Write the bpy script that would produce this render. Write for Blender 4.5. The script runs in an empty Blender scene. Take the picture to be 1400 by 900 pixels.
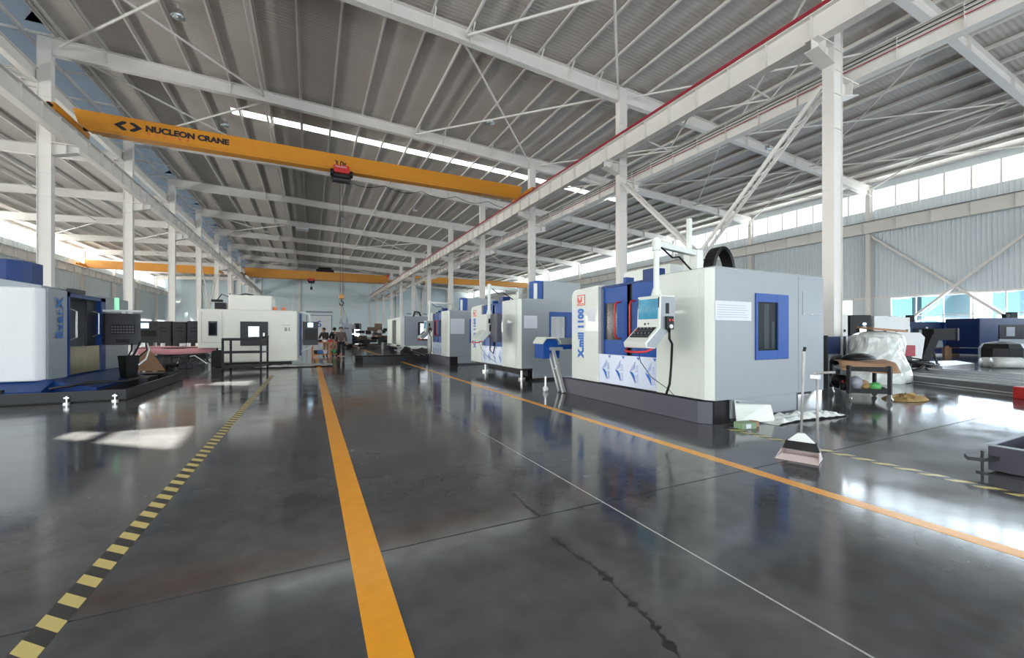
import bpy, bmesh, math, random
from mathutils import Vector, Matrix, noise
random.seed(7)
PI = math.pi
S = bpy.context.scene
COL = S.collection

# ------------------------------------------------------------------ camera, sky, sun, exposure
cam_d = bpy.data.cameras.new('camera')
cam_d.sensor_width = 36.0
cam_d.lens = 565 / 1400 * 36
cam_d.shift_y = 6 / 1400
cam_d.clip_start = 0.05
cam_d.clip_end = 600
cam = bpy.data.objects.new('camera', cam_d)
COL.objects.link(cam)
cam.location = (0, 0, 1.4)
cam.rotation_euler = (PI / 2, 0, -math.radians(26.035))
S.camera = cam

S.view_settings.view_transform = 'Standard'
S.view_settings.look = 'None'
S.view_settings.gamma = 1
S.view_settings.use_curve_mapping = False
S.view_settings.exposure = 0.56

wd = bpy.data.worlds.new('sky')
S.world = wd
wd.use_nodes = True
wn = wd.node_tree
bg = wn.nodes['Background']
bg.inputs['Color'].default_value = (0.80, 0.91, 1.0, 1)
bg.inputs['Strength'].default_value = 1.6

def add_light(name, kind, loc, energy, color=(1, 1, 1), direction=None, size=None):
    d = bpy.data.lights.new(name, kind)
    d.energy = energy
    d.color = color
    if kind == 'AREA':
        d.shape = 'RECTANGLE'
        d.size, d.size_y = size
    o = bpy.data.objects.new(name, d)
    COL.objects.link(o)
    o.location = loc
    if direction is not None:
        o.rotation_euler = Vector(direction).to_track_quat('-Z', 'Y').to_euler()
    return o

sun = add_light('sun', 'SUN', (-20, 0, 40), 30.0, (1.0, 0.94, 0.82), direction=(9.55, 0.9, -15.7))
sun.data.angle = math.radians(0.5)
# area lamps stand in for daylight at the side window bands (outside the glass)
def band(name, loc, direction, length, height, energy, color=(0.93, 0.97, 1.0)):
    o = add_light(name, 'AREA', loc, energy, color, direction, (length, height))
    return o
band('daylight_right_clerestory', (41.9, 45, 12.3), (-1, 0, -0.25), 120, 1.6, 4500, (0.86, 0.93, 1.0))
band('daylight_right_window', (42.6, 45, 3.2), (-1, 0, 0.2), 110, 2.6, 9500, (0.78, 0.87, 1.0))
band('daylight_left_clerestory', (-29.4, 45, 12.0), (1, 0, -0.2), 120, 1.6, 8000, (1.0, 0.93, 0.85))
band('daylight_left_window', (-30.2, 45, 3.2), (1, 0, 0.25), 110, 2.8, 24000, (1.0, 0.93, 0.85))
band('added_rear_fill', (2, -14.2, 5.0), (0, 1, 0.12), 60, 9.5, 3000)  # added fill lamp behind the camera, brightens the faces turned that way

# ------------------------------------------------------------------ materials
def mat(name, col, rough=0.5, metal=0.0, var=0.06, scale=3.0, bump=0.0, bscale=40.0, coat=0.0,
        emit=None, estr=0.0, spec=0.5, trans=0.0):
    m = bpy.data.materials.new(name)
    m.use_nodes = True
    nt = m.node_tree
    b = nt.nodes['Principled BSDF']
    b.inputs['Roughness'].default_value = rough
    b.inputs['Metallic'].default_value = metal
    b.inputs['Specular IOR Level'].default_value = spec
    b.inputs['Coat Weight'].default_value = coat
    tc = nt.nodes.new('ShaderNodeTexCoord')
    nz = nt.nodes.new('ShaderNodeTexNoise')
    nz.inputs['Scale'].default_value = scale
    nz.inputs['Detail'].default_value = 4
    nt.links.new(tc.outputs['Object'], nz.inputs['Vector'])
    mx = nt.nodes.new('ShaderNodeMix')
    mx.data_type = 'RGBA'
    c = list(col) + [1]
    mx.inputs[6].default_value = [max(0, x * (1 - var)) for x in col] + [1]
    mx.inputs[7].default_value = [min(1, x * (1 + var)) for x in col] + [1]
    nt.links.new(nz.outputs['Fac'], mx.inputs[0])
    nt.links.new(mx.outputs[2], b.inputs['Base Color'])
    if bump:
        n2 = nt.nodes.new('ShaderNodeTexNoise')
        n2.inputs['Scale'].default_value = bscale
        nt.links.new(tc.outputs['Object'], n2.inputs['Vector'])
        bp = nt.nodes.new('ShaderNodeBump')
        bp.inputs['Strength'].default_value = bump
        bp.inputs['Distance'].default_value = 0.02
        nt.links.new(n2.outputs['Fac'], bp.inputs['Height'])
        nt.links.new(bp.outputs['Normal'], b.inputs['Normal'])
    if emit:
        b.inputs['Emission Color'].default_value = list(emit) + [1]
        b.inputs['Emission Strength'].default_value = estr
    return m

M = {}
M['steel'] = mat('white painted steel', (0.70, 0.67, 0.63), 0.45, var=0.08, scale=1.2)
M['deck'] = mat('roof liner sheet', (0.36, 0.345, 0.33), 0.6, var=0.05, scale=0.6)
M['clad'] = mat('pale wall cladding', (0.62, 0.67, 0.69), 0.5, var=0.04, scale=0.8)
M['farclad'] = mat('pale blue wall cladding', (0.63, 0.73, 0.76), 0.5, var=0.04, scale=0.4)
M['plinth'] = mat('white plastered wall base', (0.72, 0.74, 0.74), 0.6)
M['white'] = mat('machine enamel off white', (0.64, 0.68, 0.63), 0.32, var=0.03, coat=0.2)
M['warmwhite'] = mat('machine enamel cream white', (0.82, 0.81, 0.72), 0.4, var=0.03)
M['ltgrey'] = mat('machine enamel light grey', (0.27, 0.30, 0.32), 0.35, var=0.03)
M['midgrey'] = mat('machine enamel mid grey', (0.24, 0.26, 0.30), 0.4, var=0.05)
M['dkgrey'] = mat('dark slate enamel', (0.075, 0.075, 0.095), 0.4, var=0.08)
M['blue'] = mat('blue enamel', (0.005, 0.065, 0.30), 0.35, var=0.08, spec=0.3)
M['navy'] = mat('navy enamel', (0.006, 0.020, 0.085), 0.35, var=0.1, spec=0.3)
M['royal'] = mat('deep blue enamel', (0.004, 0.034, 0.16), 0.35, var=0.08, spec=0.3)
M['black'] = mat('black plastic', (0.008, 0.008, 0.009), 0.45, var=0.2, spec=0.25)
M['blacksheet'] = mat('black painted sheet', (0.009, 0.010, 0.011), 0.3, var=0.2, spec=0.3)
M['darkpart'] = mat('oily dark casting', (0.014, 0.014, 0.015), 0.5, var=0.4, scale=12, spec=0.3)  # very dark uneven body colour for castings, parts and cloth
M['iron'] = mat('dark grey iron', (0.035, 0.036, 0.040), 0.45, 0.2, var=0.3, scale=10, spec=0.3)
M['metal'] = mat('brushed metal', (0.62, 0.62, 0.60), 0.28, 0.95, var=0.1)
M['brass'] = mat('oiled stainless sheet', (0.42, 0.38, 0.26), 0.25, 0.85, var=0.3, scale=5)
M['alu'] = mat('aluminium', (0.60, 0.61, 0.62), 0.35, 0.7)
M['red'] = mat('red plastic', (0.55, 0.03, 0.03), 0.35)
M['redrail'] = mat('dark red rail cover', (0.30, 0.012, 0.03), 0.4)
M['orange'] = mat('orange plastic', (0.85, 0.22, 0.05), 0.45)
M['crane'] = mat('crane yellow', (0.60, 0.24, 0.015), 0.38, var=0.06)
M['craned'] = mat('crane yellow oiled', (0.50, 0.21, 0.02), 0.4, var=0.2)
M['tape'] = mat('orange floor paint', (0.86, 0.36, 0.02), 0.22, var=0.10, scale=9)
M['hazy'] = mat('yellow hazard tape', (0.62, 0.50, 0.17), 0.35, var=0.12, scale=12)
M['hazk'] = mat('black hazard tape', (0.028, 0.028, 0.026), 0.35, var=0.2, scale=12)
M['chalk'] = mat('white sawcut chalk', (0.42, 0.42, 0.40), 0.8, var=0.5, scale=60)
M['stain'] = mat('dark oil stain', (0.018, 0.018, 0.019), 0.3, var=0.4, scale=20)
M['joint'] = mat('dark joint filler', (0.012, 0.012, 0.012), 0.7)
M['paper'] = mat('printed paper', (0.66, 0.68, 0.74), 0.7, var=0.10, scale=40)
M['ink'] = mat('grey ink', (0.30, 0.32, 0.38), 0.7)
M['console'] = mat('dark grey console enamel', (0.030, 0.032, 0.036), 0.4, spec=0.3)
M['tankgrey'] = mat('dark navy grey steel', (0.040, 0.040, 0.058), 0.45, spec=0.3)
M['film'] = mat('protective film over steel', (0.62, 0.68, 0.82), 0.22, 0.15, var=0.06, scale=4)
M['printblue'] = mat('blue print', (0.02, 0.14, 0.50), 0.4)
M['printlight'] = mat('light blue print', (0.30, 0.38, 0.62), 0.4)
M['printred'] = mat('red print', (0.72, 0.10, 0.08), 0.4)
M['printblack'] = mat('black print', (0.015, 0.012, 0.02), 0.4)
M['card'] = mat('brown cardboard', (0.36, 0.21, 0.12), 0.8, var=0.12, scale=8)
M['brownpart'] = mat('rusty brown casting', (0.13, 0.085, 0.06), 0.8, var=0.4, scale=9)
M['wood'] = mat('orange painted wood', (0.50, 0.20, 0.08), 0.6, var=0.2, scale=8)
M['pink'] = mat('pink cloth', (0.72, 0.34, 0.36), 0.85, var=0.1)
M['wrap'] = mat('crumpled white plastic wrap', (0.60, 0.63, 0.60), 0.25, var=0.2, scale=7, coat=0.4)
M['rag'] = mat('yellow brown rag', (0.34, 0.22, 0.08), 0.9, var=0.3, scale=8)
M['green'] = mat('green plastic', (0.10, 0.42, 0.12), 0.4, var=0.3, scale=20)
M['greenbox'] = mat('green printed carton', (0.20, 0.30, 0.17), 0.6, var=0.2, scale=20)
M['screen'] = mat('screen under blue film', (0.05, 0.22, 0.34), 0.12, var=0.6, scale=9, emit=(0.10, 0.40, 0.60), estr=0.12)
M['lit'] = mat('lit display', (0.4, 0.6, 0.9), 0.3, emit=(0.55, 0.8, 1.0), estr=1.4)
M['lamp'] = mat('lit lamp tube', (0.9, 0.9, 0.9), 0.3, emit=(1, 1, 0.95), estr=3.0)
M['beacon'] = mat('green beacon', (0.30, 0.75, 0.45), 0.3, emit=(0.3, 0.9, 0.5), estr=0.4)
M['skin'] = mat('skin', (0.45, 0.26, 0.18), 0.6)
M['hair'] = mat('black hair', (0.01, 0.01, 0.01), 0.6)
M['jacketk'] = mat('black jacket', (0.012, 0.011, 0.013), 0.8)
M['jacketb'] = mat('brown work jacket', (0.13, 0.10, 0.08), 0.85, var=0.15)
M['sleeve'] = mat('grey sleeve', (0.25, 0.26, 0.28), 0.85)
M['trousers'] = mat('tan trousers', (0.30, 0.20, 0.13), 0.9)
M['trousersk'] = mat('dark trousers', (0.02, 0.015, 0.018), 0.9)
M['pinkpad'] = mat('pale pink plastic', (0.62, 0.52, 0.50), 0.45)
M['outb'] = mat('pale blue facade outside', (0.03, 0.12, 0.18), 0.6, var=0.03, emit=(0.35, 0.78, 0.98), estr=0.0)
M['yard'] = mat('concrete yard', (0.5, 0.5, 0.48), 0.9)
M['ironpaint'] = mat('grey primed steel', (0.13, 0.13, 0.14), 0.5, var=0.15)
M['tube'] = mat('galvanised tube', (0.36, 0.36, 0.35), 0.4, 0.2)

def glass_mat(name, col, gloss=0.12):
    m = bpy.data.materials.new(name); m.use_nodes = True
    nt = m.node_tree; nt.nodes.clear()
    o = nt.nodes.new('ShaderNodeOutputMaterial')
    a = nt.nodes.new('ShaderNodeBsdfTransparent'); a.inputs[0].default_value = list(col) + [1]
    g = nt.nodes.new('ShaderNodeBsdfGlossy'); g.inputs['Roughness'].default_value = 0.05
    x = nt.nodes.new('ShaderNodeMixShader'); x.inputs[0].default_value = gloss
    nt.links.new(a.outputs[0], x.inputs[1]); nt.links.new(g.outputs[0], x.inputs[2])
    nt.links.new(x.outputs[0], o.inputs[0])
    return m
M['glass'] = glass_mat('clear window glass', (0.94, 0.97, 0.98), 0.06)
M['mglass'] = glass_mat('machine window glass', (0.62, 0.66, 0.66), 0.07)
M['dglass'] = glass_mat('dark machine window glass', (0.25, 0.27, 0.30), 0.30)
def translucent(name, col, a=0.5):
    m = bpy.data.materials.new(name); m.use_nodes = True
    nt = m.node_tree; nt.nodes.clear()
    o = nt.nodes.new('ShaderNodeOutputMaterial')
    d = nt.nodes.new('ShaderNodeBsdfDiffuse'); d.inputs[0].default_value = list(col) + [1]
    t = nt.nodes.new('ShaderNodeBsdfTranslucent'); t.inputs[0].default_value = list(col) + [1]
    x = nt.nodes.new('ShaderNodeMixShader'); x.inputs[0].default_value = a
    nt.links.new(d.outputs[0], x.inputs[1]); nt.links.new(t.outputs[0], x.inputs[2])
    nt.links.new(x.outputs[0], o.inputs[0])
    return m
M['frp'] = translucent('translucent roof light sheet', (0.80, 0.86, 0.88), 0.65)
M['strip'] = translucent('tinted ridge light sheet', (0.34, 0.39, 0.45), 0.22)

def floor_mat():
    m = bpy.data.materials.new('polished dark epoxy floor'); m.use_nodes = True
    nt = m.node_tree; b = nt.nodes['Principled BSDF']
    g = nt.nodes.new('ShaderNodeNewGeometry')
    n1 = nt.nodes.new('ShaderNodeTexNoise'); n1.inputs['Scale'].default_value = 0.55; n1.inputs['Detail'].default_value = 6
    n2 = nt.nodes.new('ShaderNodeTexNoise'); n2.inputs['Scale'].default_value = 5.0; n2.inputs['Detail'].default_value = 8
    n3 = nt.nodes.new('ShaderNodeTexNoise'); n3.inputs['Scale'].default_value = 1.6; n3.inputs['Detail'].default_value = 5
    for n in (n1, n2, n3): nt.links.new(g.outputs['Position'], n.inputs['Vector'])
    r1 = nt.nodes.new('ShaderNodeValToRGB')
    r1.color_ramp.elements[0].position = 0.3; r1.color_ramp.elements[0].color = (0.044, 0.046, 0.050, 1)
    r1.color_ramp.elements[1].position = 0.72; r1.color_ramp.elements[1].color = (0.112, 0.114, 0.118, 1)
    nt.links.new(n1.outputs['Fac'], r1.inputs[0])
    mx = nt.nodes.new('ShaderNodeMix'); mx.data_type = 'RGBA'; mx.blend_type = 'OVERLAY'; mx.inputs[0].default_value = 0.45
    nt.links.new(r1.outputs[0], mx.inputs[6]); nt.links.new(n2.outputs['Fac'], mx.inputs[7])
    hs = nt.nodes.new('ShaderNodeHueSaturation'); hs.inputs['Saturation'].default_value = 1.0
    nt.links.new(mx.outputs[2], hs.inputs['Color'])
    nt.links.new(hs.outputs[0], b.inputs['Base Color'])
    mr = nt.nodes.new('ShaderNodeMapRange')
    mr.inputs[1].default_value = 0.3; mr.inputs[2].default_value = 0.7
    mr.inputs[3].default_value = 0.07; mr.inputs[4].default_value = 0.16
    nt.links.new(n3.outputs['Fac'], mr.inputs[0])
    nt.links.new(mr.outputs[0], b.inputs['Roughness'])
    b.inputs['Specular IOR Level'].default_value = 0.45
    bp = nt.nodes.new('ShaderNodeBump'); bp.inputs['Strength'].default_value = 0.05; bp.inputs['Distance'].default_value = 0.02
    nt.links.new(n3.outputs['Fac'], bp.inputs['Height'])
    nt.links.new(bp.outputs['Normal'], b.inputs['Normal'])
    return m
M['floor'] = floor_mat()

# ------------------------------------------------------------------ mesh helpers
class MB:
    def __init__(s): s.v = []; s.f = []
    def add(s, vs, fs):
        n = len(s.v); s.v += [tuple(v) for v in vs]; s.f += [tuple(i + n for i in f) for f in fs]; return s
    def box(s, x0, x1, y0, y1, z0, z1):
        if x0 > x1: x0, x1 = x1, x0
        if y0 > y1: y0, y1 = y1, y0
        if z0 > z1: z0, z1 = z1, z0
        return s.add([(x0,y0,z0),(x1,y0,z0),(x1,y1,z0),(x0,y1,z0),(x0,y0,z1),(x1,y0,z1),(x1,y1,z1),(x0,y1,z1)],
                     [(0,3,2,1),(4,5,6,7),(0,1,5,4),(1,2,6,5),(2,3,7,6),(3,0,4,7)])
    def rbox(s, c, size, rz=0.0, rx=0.0, ry=0.0):
        R = Matrix.Rotation(rz, 3, 'Z') @ Matrix.Rotation(ry, 3, 'Y') @ Matrix.Rotation(rx, 3, 'X')
        t = MB().box(-size[0]/2, size[0]/2, -size[1]/2, size[1]/2, -size[2]/2, size[2]/2)
        return s.add([R @ Vector(v) + Vector(c) for v in t.v], t.f)
    def prism(s, poly, axis, a, b):
        n = len(poly)
        def p(q, h):
            if axis == 'x': return (h, q[0], q[1])
            if axis == 'y': return (q[0], h, q[1])
            return (q[0], q[1], h)
        vs = [p(q, a) for q in poly] + [p(q, b) for q in poly]
        fs = [tuple(range(n)), tuple(range(2*n-1, n-1, -1))] + [(i, i+n, (i+1) % n + n, (i+1) % n) for i in range(n)]
        return s.add(vs, fs)
    def beam(s, p0, p1, w, h, up=(0, 0, 1)):
        p0 = Vector(p0); p1 = Vector(p1); d = (p1 - p0).normalized(); u = Vector(up)
        if abs(d.dot(u)) > 0.99: u = Vector((0, 1, 0))
        r = d.cross(u).normalized(); u = r.cross(d)
        vs = []
        for p in (p0, p1):
            for a, b in ((-1,-1),(1,-1),(1,1),(-1,1)): vs.append(p + r*(a*w/2) + u*(b*h/2))
        return s.add(vs, [(0,1,2,3),(7,6,5,4),(0,4,5,1),(1,5,6,2),(2,6,7,3),(3,7,4,0)])
    def ibeam(s, p0, p1, w, h, tf=0.02, tw=0.012, up=(0, 0, 1)):
        p0 = Vector(p0); p1 = Vector(p1); d = (p1 - p0).normalized(); u = Vector(up)
        if abs(d.dot(u)) > 0.99: u = Vector((0, 1, 0))
        r = d.cross(u).normalized(); u = r.cross(d)
        for c, ww, hh in ((u*(h/2 - tf/2), w, tf), (u*0, tw, h - 2*tf), (-u*(h/2 - tf/2), w, tf)):
            s.beam(p0 + c, p1 + c, ww, hh, up)
        return s
    def cyl(s, p0, p1, r, seg=12, r1=None, cap=True):
        p0 = Vector(p0); p1 = Vector(p1); r1 = r if r1 is None else r1
        d = (p1 - p0).normalized(); u = Vector((0,0,1)) if abs(d.z) < 0.9 else Vector((1,0,0))
        a = d.cross(u).normalized(); b = a.cross(d)
        vs = []
        for p, rr in ((p0, r), (p1, r1)):
            for i in range(seg):
                t = 2*PI*i/seg; vs.append(p + a*(rr*math.cos(t)) + b*(rr*math.sin(t)))
        fs = [(i, (i+1) % seg, (i+1) % seg + seg, i + seg) for i in range(seg)]
        if cap: fs += [tuple(range(seg-1, -1, -1)), tuple(range(seg, 2*seg))]
        return s.add(vs, fs)
    def tube(s, pts, r, seg=8):
        pts = [Vector(p) for p in pts]; n = len(pts); vs = []; a = None
        for i, p in enumerate(pts):
            d = (pts[min(i+1, n-1)] - pts[max(i-1, 0)]).normalized()
            if a is None:
                u = Vector((0,0,1)) if abs(d.z) < 0.9 else Vector((1,0,0)); a = d.cross(u).normalized()
            else:
                a = (a - d*a.dot(d)).normalized()
            b = a.cross(d)
            for k in range(seg):
                t = 2*PI*k/seg; vs.append(p + a*(r*math.cos(t)) + b*(r*math.sin(t)))
        fs = []
        for i in range(n-1):
            for k in range(seg):
                fs.append((i*seg+k, i*seg+(k+1) % seg, (i+1)*seg+(k+1) % seg, (i+1)*seg+k))
        fs += [tuple(range(seg-1, -1, -1)), tuple(range((n-1)*seg, n*seg))]
        return s.add(vs, fs)
    def lathe(s, c, prof, seg=16, sx=1, sy=1):
        vs = []; n = len(prof)
        for r, z in prof:
            for k in range(seg):
                t = 2*PI*k/seg; vs.append((c[0]+r*sx*math.cos(t), c[1]+r*sy*math.sin(t), c[2]+z))
        fs = []
        for i in range(n-1):
            for k in range(seg): fs.append((i*seg+k, i*seg+(k+1) % seg, (i+1)*seg+(k+1) % seg, (i+1)*seg+k))
        fs += [tuple(range(seg-1, -1, -1)), tuple(range((n-1)*seg, n*seg))]
        return s.add(vs, fs)
    def ball(s, c, r, sx=1, sy=1, sz=1, seg=12, rings=8):
        prof = [(max(1e-4, r*math.sin(PI*i/rings)), -r*sz*math.cos(PI*i/rings)) for i in range(rings+1)]
        return s.lathe(c, prof, seg, sx, sy)
    def sheet(s, fn, nu, nv):
        vs = [fn(i/nu, j/nv) for j in range(nv+1) for i in range(nu+1)]
        fs = [(j*(nu+1)+i, j*(nu+1)+i+1, (j+1)*(nu+1)+i+1, (j+1)*(nu+1)+i) for j in range(nv) for i in range(nu)]
        return s.add(vs, fs)

ORG = {}
def setp(o, label=None, cat=None, group=None, kind=None):
    if label: o['label'] = label
    if cat: o['category'] = cat
    if group: o['group'] = group
    if kind: o['kind'] = kind
    return o
def T(name, label, cat, loc=(0, 0, 0), group=None, kind=None):
    o = bpy.data.objects.new(name, None); COL.objects.link(o)
    o.location = loc; o.empty_display_size = 0.2
    ORG[o.name] = Vector(loc)
    return setp(o, label, cat, group, kind)
def P(name, mb, m, parent=None, bevel=0.0, smooth=False, label=None, solid=0.0, loc=None):
    org = ORG[parent.name] if parent else (Vector(loc) if loc else Vector((0, 0, 0)))
    me = bpy.data.meshes.new(name)
    me.from_pydata([Vector(v) - org for v in mb.v], [], mb.f)
    bm = bmesh.new(); bm.from_mesh(me)
    bmesh.ops.recalc_face_normals(bm, faces=bm.faces)
    if smooth:
        for f in bm.faces: f.smooth = True
    bm.to_mesh(me); bm.free()
    me.materials.append(M[m] if isinstance(m, str) else m)
    o = bpy.data.objects.new(name, me); COL.objects.link(o)
    if parent: o.parent = parent
    else: o.location = org
    ORG[o.name] = org
    if solid:
        md = o.modifiers.new('thick', 'SOLIDIFY'); md.thickness = solid
    if bevel:
        md = o.modifiers.new('edge', 'BEVEL'); md.width = bevel; md.segments = 2
        md.limit_method = 'ANGLE'; md.angle_limit = 0.7
    if label: o['label'] = label
    return o
def ST(name, mb=None, m=None, loc=(0, 0, 0), **k):
    if mb is None:
        o = bpy.data.objects.new(name, None); COL.objects.link(o); o.location = loc; ORG[o.name] = Vector(loc)
    else:
        o = P(name, mb, m, None, loc=loc, **k)
    o['kind'] = 'structure'
    return o
def share(name, src, parent, off):
    """copy of a part, moved by off"""
    o = src.copy(); o.name = name; COL.objects.link(o); o.parent = parent
    o.location = src.location + Vector(off)
    ORG[o.name] = ORG[src.name]
    return o
def text(name, body, parent, pos, size, xdir, ydir, m, ext=0.003, sx=1.0, bold=0.0, align='LEFT', space=1.0):
    c = bpy.data.curves.new(name, 'FONT'); c.body = body; c.size = size; c.extrude = ext; c.offset = bold
    c.align_x = align; c.space_character = space
    tmp = bpy.data.objects.new('tmp', c); me = bpy.data.meshes.new_from_object(tmp)
    bpy.data.objects.remove(tmp); me.materials.clear(); me.materials.append(M[m])
    o = bpy.data.objects.new(name, me); COL.objects.link(o)
    X = Vector(xdir).normalized(); Y = Vector(ydir).normalized(); Z = X.cross(Y)
    R = Matrix((X*sx, Y, Z)).transposed().to_4x4()
    R.translation = Vector(pos) - ORG[parent.name]
    o.parent = parent; o.matrix_basis = R
    return o

# ------------------------------------------------------------------ hall geometry
XL, XR, XW, XWL = -11.3, 15.05, 41.0, -28.5
YK = [7.4 + 10*k for k in range(-2, 11)]          # frame lines
YF, YB = 114.0, -13.2
def ZR(x):
    if x < XL: return 13.5 + (x - XL) / (XWL - XL) * (-0.7)
    if x < XR: return 15.22 + (x - XL) / (XR - XL) * (-0.9)
    return 14.32 + (x - XR) / (XW - XR) * (-1.35)

# floor slabs, separated by saw cuts
floor = ST('floor', MB().box(XWL-.3, XW+.3, YB-.3, YF+.3, -0.3, -0.012), 'joint')
xs = [XWL-.2, -11.9, 2.18, 14.45, 27.0, XW+.2]
ys = [YB-.2, 2.75] + [2.75 + 10*i for i in range(1, 11)] + [YF+.2]
for i in range(len(xs)-1):
    for j in range(len(ys)-1):
        gx0 = 0.003 if i else 0; gy = 0.008
        P('floor_slab', MB().box(xs[i]+gx0, xs[i+1]-0.003, ys[j]+gy, ys[j+1]-gy, -0.2, 0.0), 'floor', floor)
P('sawcut_chalk', MB().box(2.176, 2.188, 0.2, 5.6, -0.01, 0.0012), 'chalk', floor, label='white chalky saw cut line')
# painted lines
P('floor_line', MB().box(0.225, 0.405, -4, 38, 0, 0.002), 'tape', floor, label='wide orange floor line on the left of the aisle')
P('floor_line', MB().box(3.985, 4.115, -4, 38, 0, 0.002), 'tape', floor, label='orange floor line along the right side of the aisle')
hz = {}
def hazard(x0, x1, y0, y1):
    n = 0; y = y0
    while y < y1:
        dk = n % 2; w = .100 if dk else .091
        key = (x0, dk)
        if key not in hz:
            hz[key] = (P('hazard_stripe', MB().prism([(x0, y+.11), (x1, y), (x1, y+w), (x0, y+.11+w)], 'z', 0, 0.0018), 'hazk' if dk else 'hazy', floor), y)
        else: share('hazard_stripe', hz[key][0], floor, (0, y-hz[key][1], 0))
        y += w; n += 1
hazard(-1.18, -1.06, 1.9, 15.8)
hazard(5.47, 5.59, 0.4, 4.0)
# stains
def stain(pts, w):
    mb = MB(); L = []; R = []
    for i, p in enumerate(pts):
        q = pts[min(i+1, len(pts)-1)]; o = pts[max(i-1, 0)]
        d = (Vector(q) - Vector(o)).normalized(); nrm = Vector((-d.y, d.x))
        ww = w * (0.15 + 1.5*random.random()**2) * (0.25 if i in (0, len(pts)-1) else 1)
        L.append(Vector(p) + nrm*ww); R.append(Vector(p) - nrm*ww*random.random())
    vs = [(p.x, p.y, 0.0013) for p in L] + [(p.x, p.y, 0.0013) for p in R]; k = len(L)
    return mb.add(vs, [(i, i+1, i+1+k, i+k) for i in range(k-1)])
def poly_path(a, n):
    out = []
    for i in range(len(a)-1):
        for t in range(n):
            f = t/n; out.append((a[i][0]*(1-f)+a[i+1][0]*f + random.uniform(-.006, .006), a[i][1]*(1-f)+a[i+1][1]*f))
    return out + [a[-1]]
P('floor_stain', stain(poly_path([(1.49, 2.43), (1.50, 2.2), (1.53, 1.95), (1.51, 1.75), (1.48, 1.5), (1.43, 1.28)], 12), 0.026), 'stain', floor)
P('floor_stain', stain(poly_path([(1.59, 3.25), (1.57, 2.95), (1.58, 2.72)], 9), 0.018), 'stain', floor)

# walls
WIN_Z0, WIN_Z1 = 1.5, 4.2
CL0, CL1 = 11.35, 13.0
def cladding(wall, x, xin, y0, y1, z0, z1, m='clad', sgn=-1):
    """vertical ribbed cladding sheets along y; each sheet one part"""
    w = 0.98; first = None; yy = y0
    while yy < y1 - 0.01:
        ww = min(w, y1 - yy)
        if first is None or abs(ww - w) > 0.01:
            mb = MB(); n = 4
            pr = [(x, yy)]
            for i in range(n):
                a = yy + ww*i/n + .01
                pr += [(x + sgn*0.0, a+.08*ww), (x + sgn*0.035, a+.11*ww), (x + sgn*0.035, a+.15*ww), (x, a+.18*ww)]
            pr += [(x, yy+ww-.008), (x - sgn*0.05, yy+ww-.008), (x - sgn*0.05, yy)]
            mb.prism(pr, 'z', z0, z1)
            o = P('cladding_sheet', mb, m, wall)
            if first is None: first = (o, yy)
        else:
            share('cladding_sheet', first[0], wall, (0, yy - first[1], 0))
        yy += w

def side_wall(name, x, sgn, kn):
    w = ST(name, MB().box(x, x - sgn*0.25, YB, YF, 0, WIN_Z0), 'plinth')
    # cladding only where it shows; one sheet a part up to 45 m, the rest joined
    cladding(w, x, x, YB, 52.0, WIN_Z1, CL0, sgn=sgn)
    far = MB()
    far.box(x, x - sgn*.05, 52.0, YF, WIN_Z1, CL0)
    yy = 52.0
    while yy < YF: far.box(x, x + sgn*.035, yy, yy+.06, WIN_Z1, CL0); yy += .3
    o = P('cladding_far', far, 'clad', w); o['kind'] = 'stuff'
    P('wall_girt', MB().box(x + sgn*.04, x + sgn*.12, YB, YF, WIN_Z1, WIN_Z1+.12), 'steel', w)
    P('eave_strip', MB().box(x, x - sgn*.2, YB, YF, CL1, CL1+.75), 'clad', w)
    # solid pieces between the low windows
    for k, yk in enumerate(YK):
        P('wall_pier', MB().box(x, x - sgn*.05, yk-1.25, yk+1.25, WIN_Z0, WIN_Z1), 'clad', w)
        c = MB(); cx = x + sgn*.28
        c.box(cx-.22, cx-.2, yk-.16, yk+.16, 0, ZR(x)); c.box(cx+.2, cx+.22, yk-.16, yk+.16, 0, ZR(x)); c.box(cx-.2, cx+.2, yk-.008, yk+.008, 0, ZR(x))
        P('wall_column', c, 'steel', w)
    return w
wr = side_wall('wall_right', XW, -1, 0)
wl = side_wall('wall_left', XWL, 1, 0)

def window_band(idx, x, sgn, y0, y1, z0, z1, ny, hz=None, mw=.035):
    w = ST('window_%d' % idx, loc=(x, y0, z0))
    fr = MB(); t = 0.05
    fr.box(x-.05, x+.05, y0, y1, z0, z0+t); fr.box(x-.05, x+.05, y0, y1, z1-t, z1)
    fr.box(x-.05, x+.05, y0, y0+t, z0+t, z1-t); fr.box(x-.05, x+.05, y1-t, y1, z0+t, z1-t)
    P('window_frame', fr, 'steel', w)
    step = (y1-y0)/ny
    for i in range(1, ny): P('mullion', MB().box(x-.045, x+.045, y0+i*step-mw, y0+i*step+mw, z0+t, z1-t), 'steel', w)
    rows = [z0] + (hz or []) + [z1]
    for h in (hz or []): P('transom', MB().box(x-.04, x+.04, y0+t, y1-t, h-.03, h+.03), 'steel', w)
    for i in range(ny):
        for j in range(len(rows)-1):
            P('pane', MB().box(x-.004, x+.004, y0+i*step+.03, y0+(i+1)*step-.03, rows[j]+.03, rows[j+1]-.03), 'glass', w)
    return w
wi = 1
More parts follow.
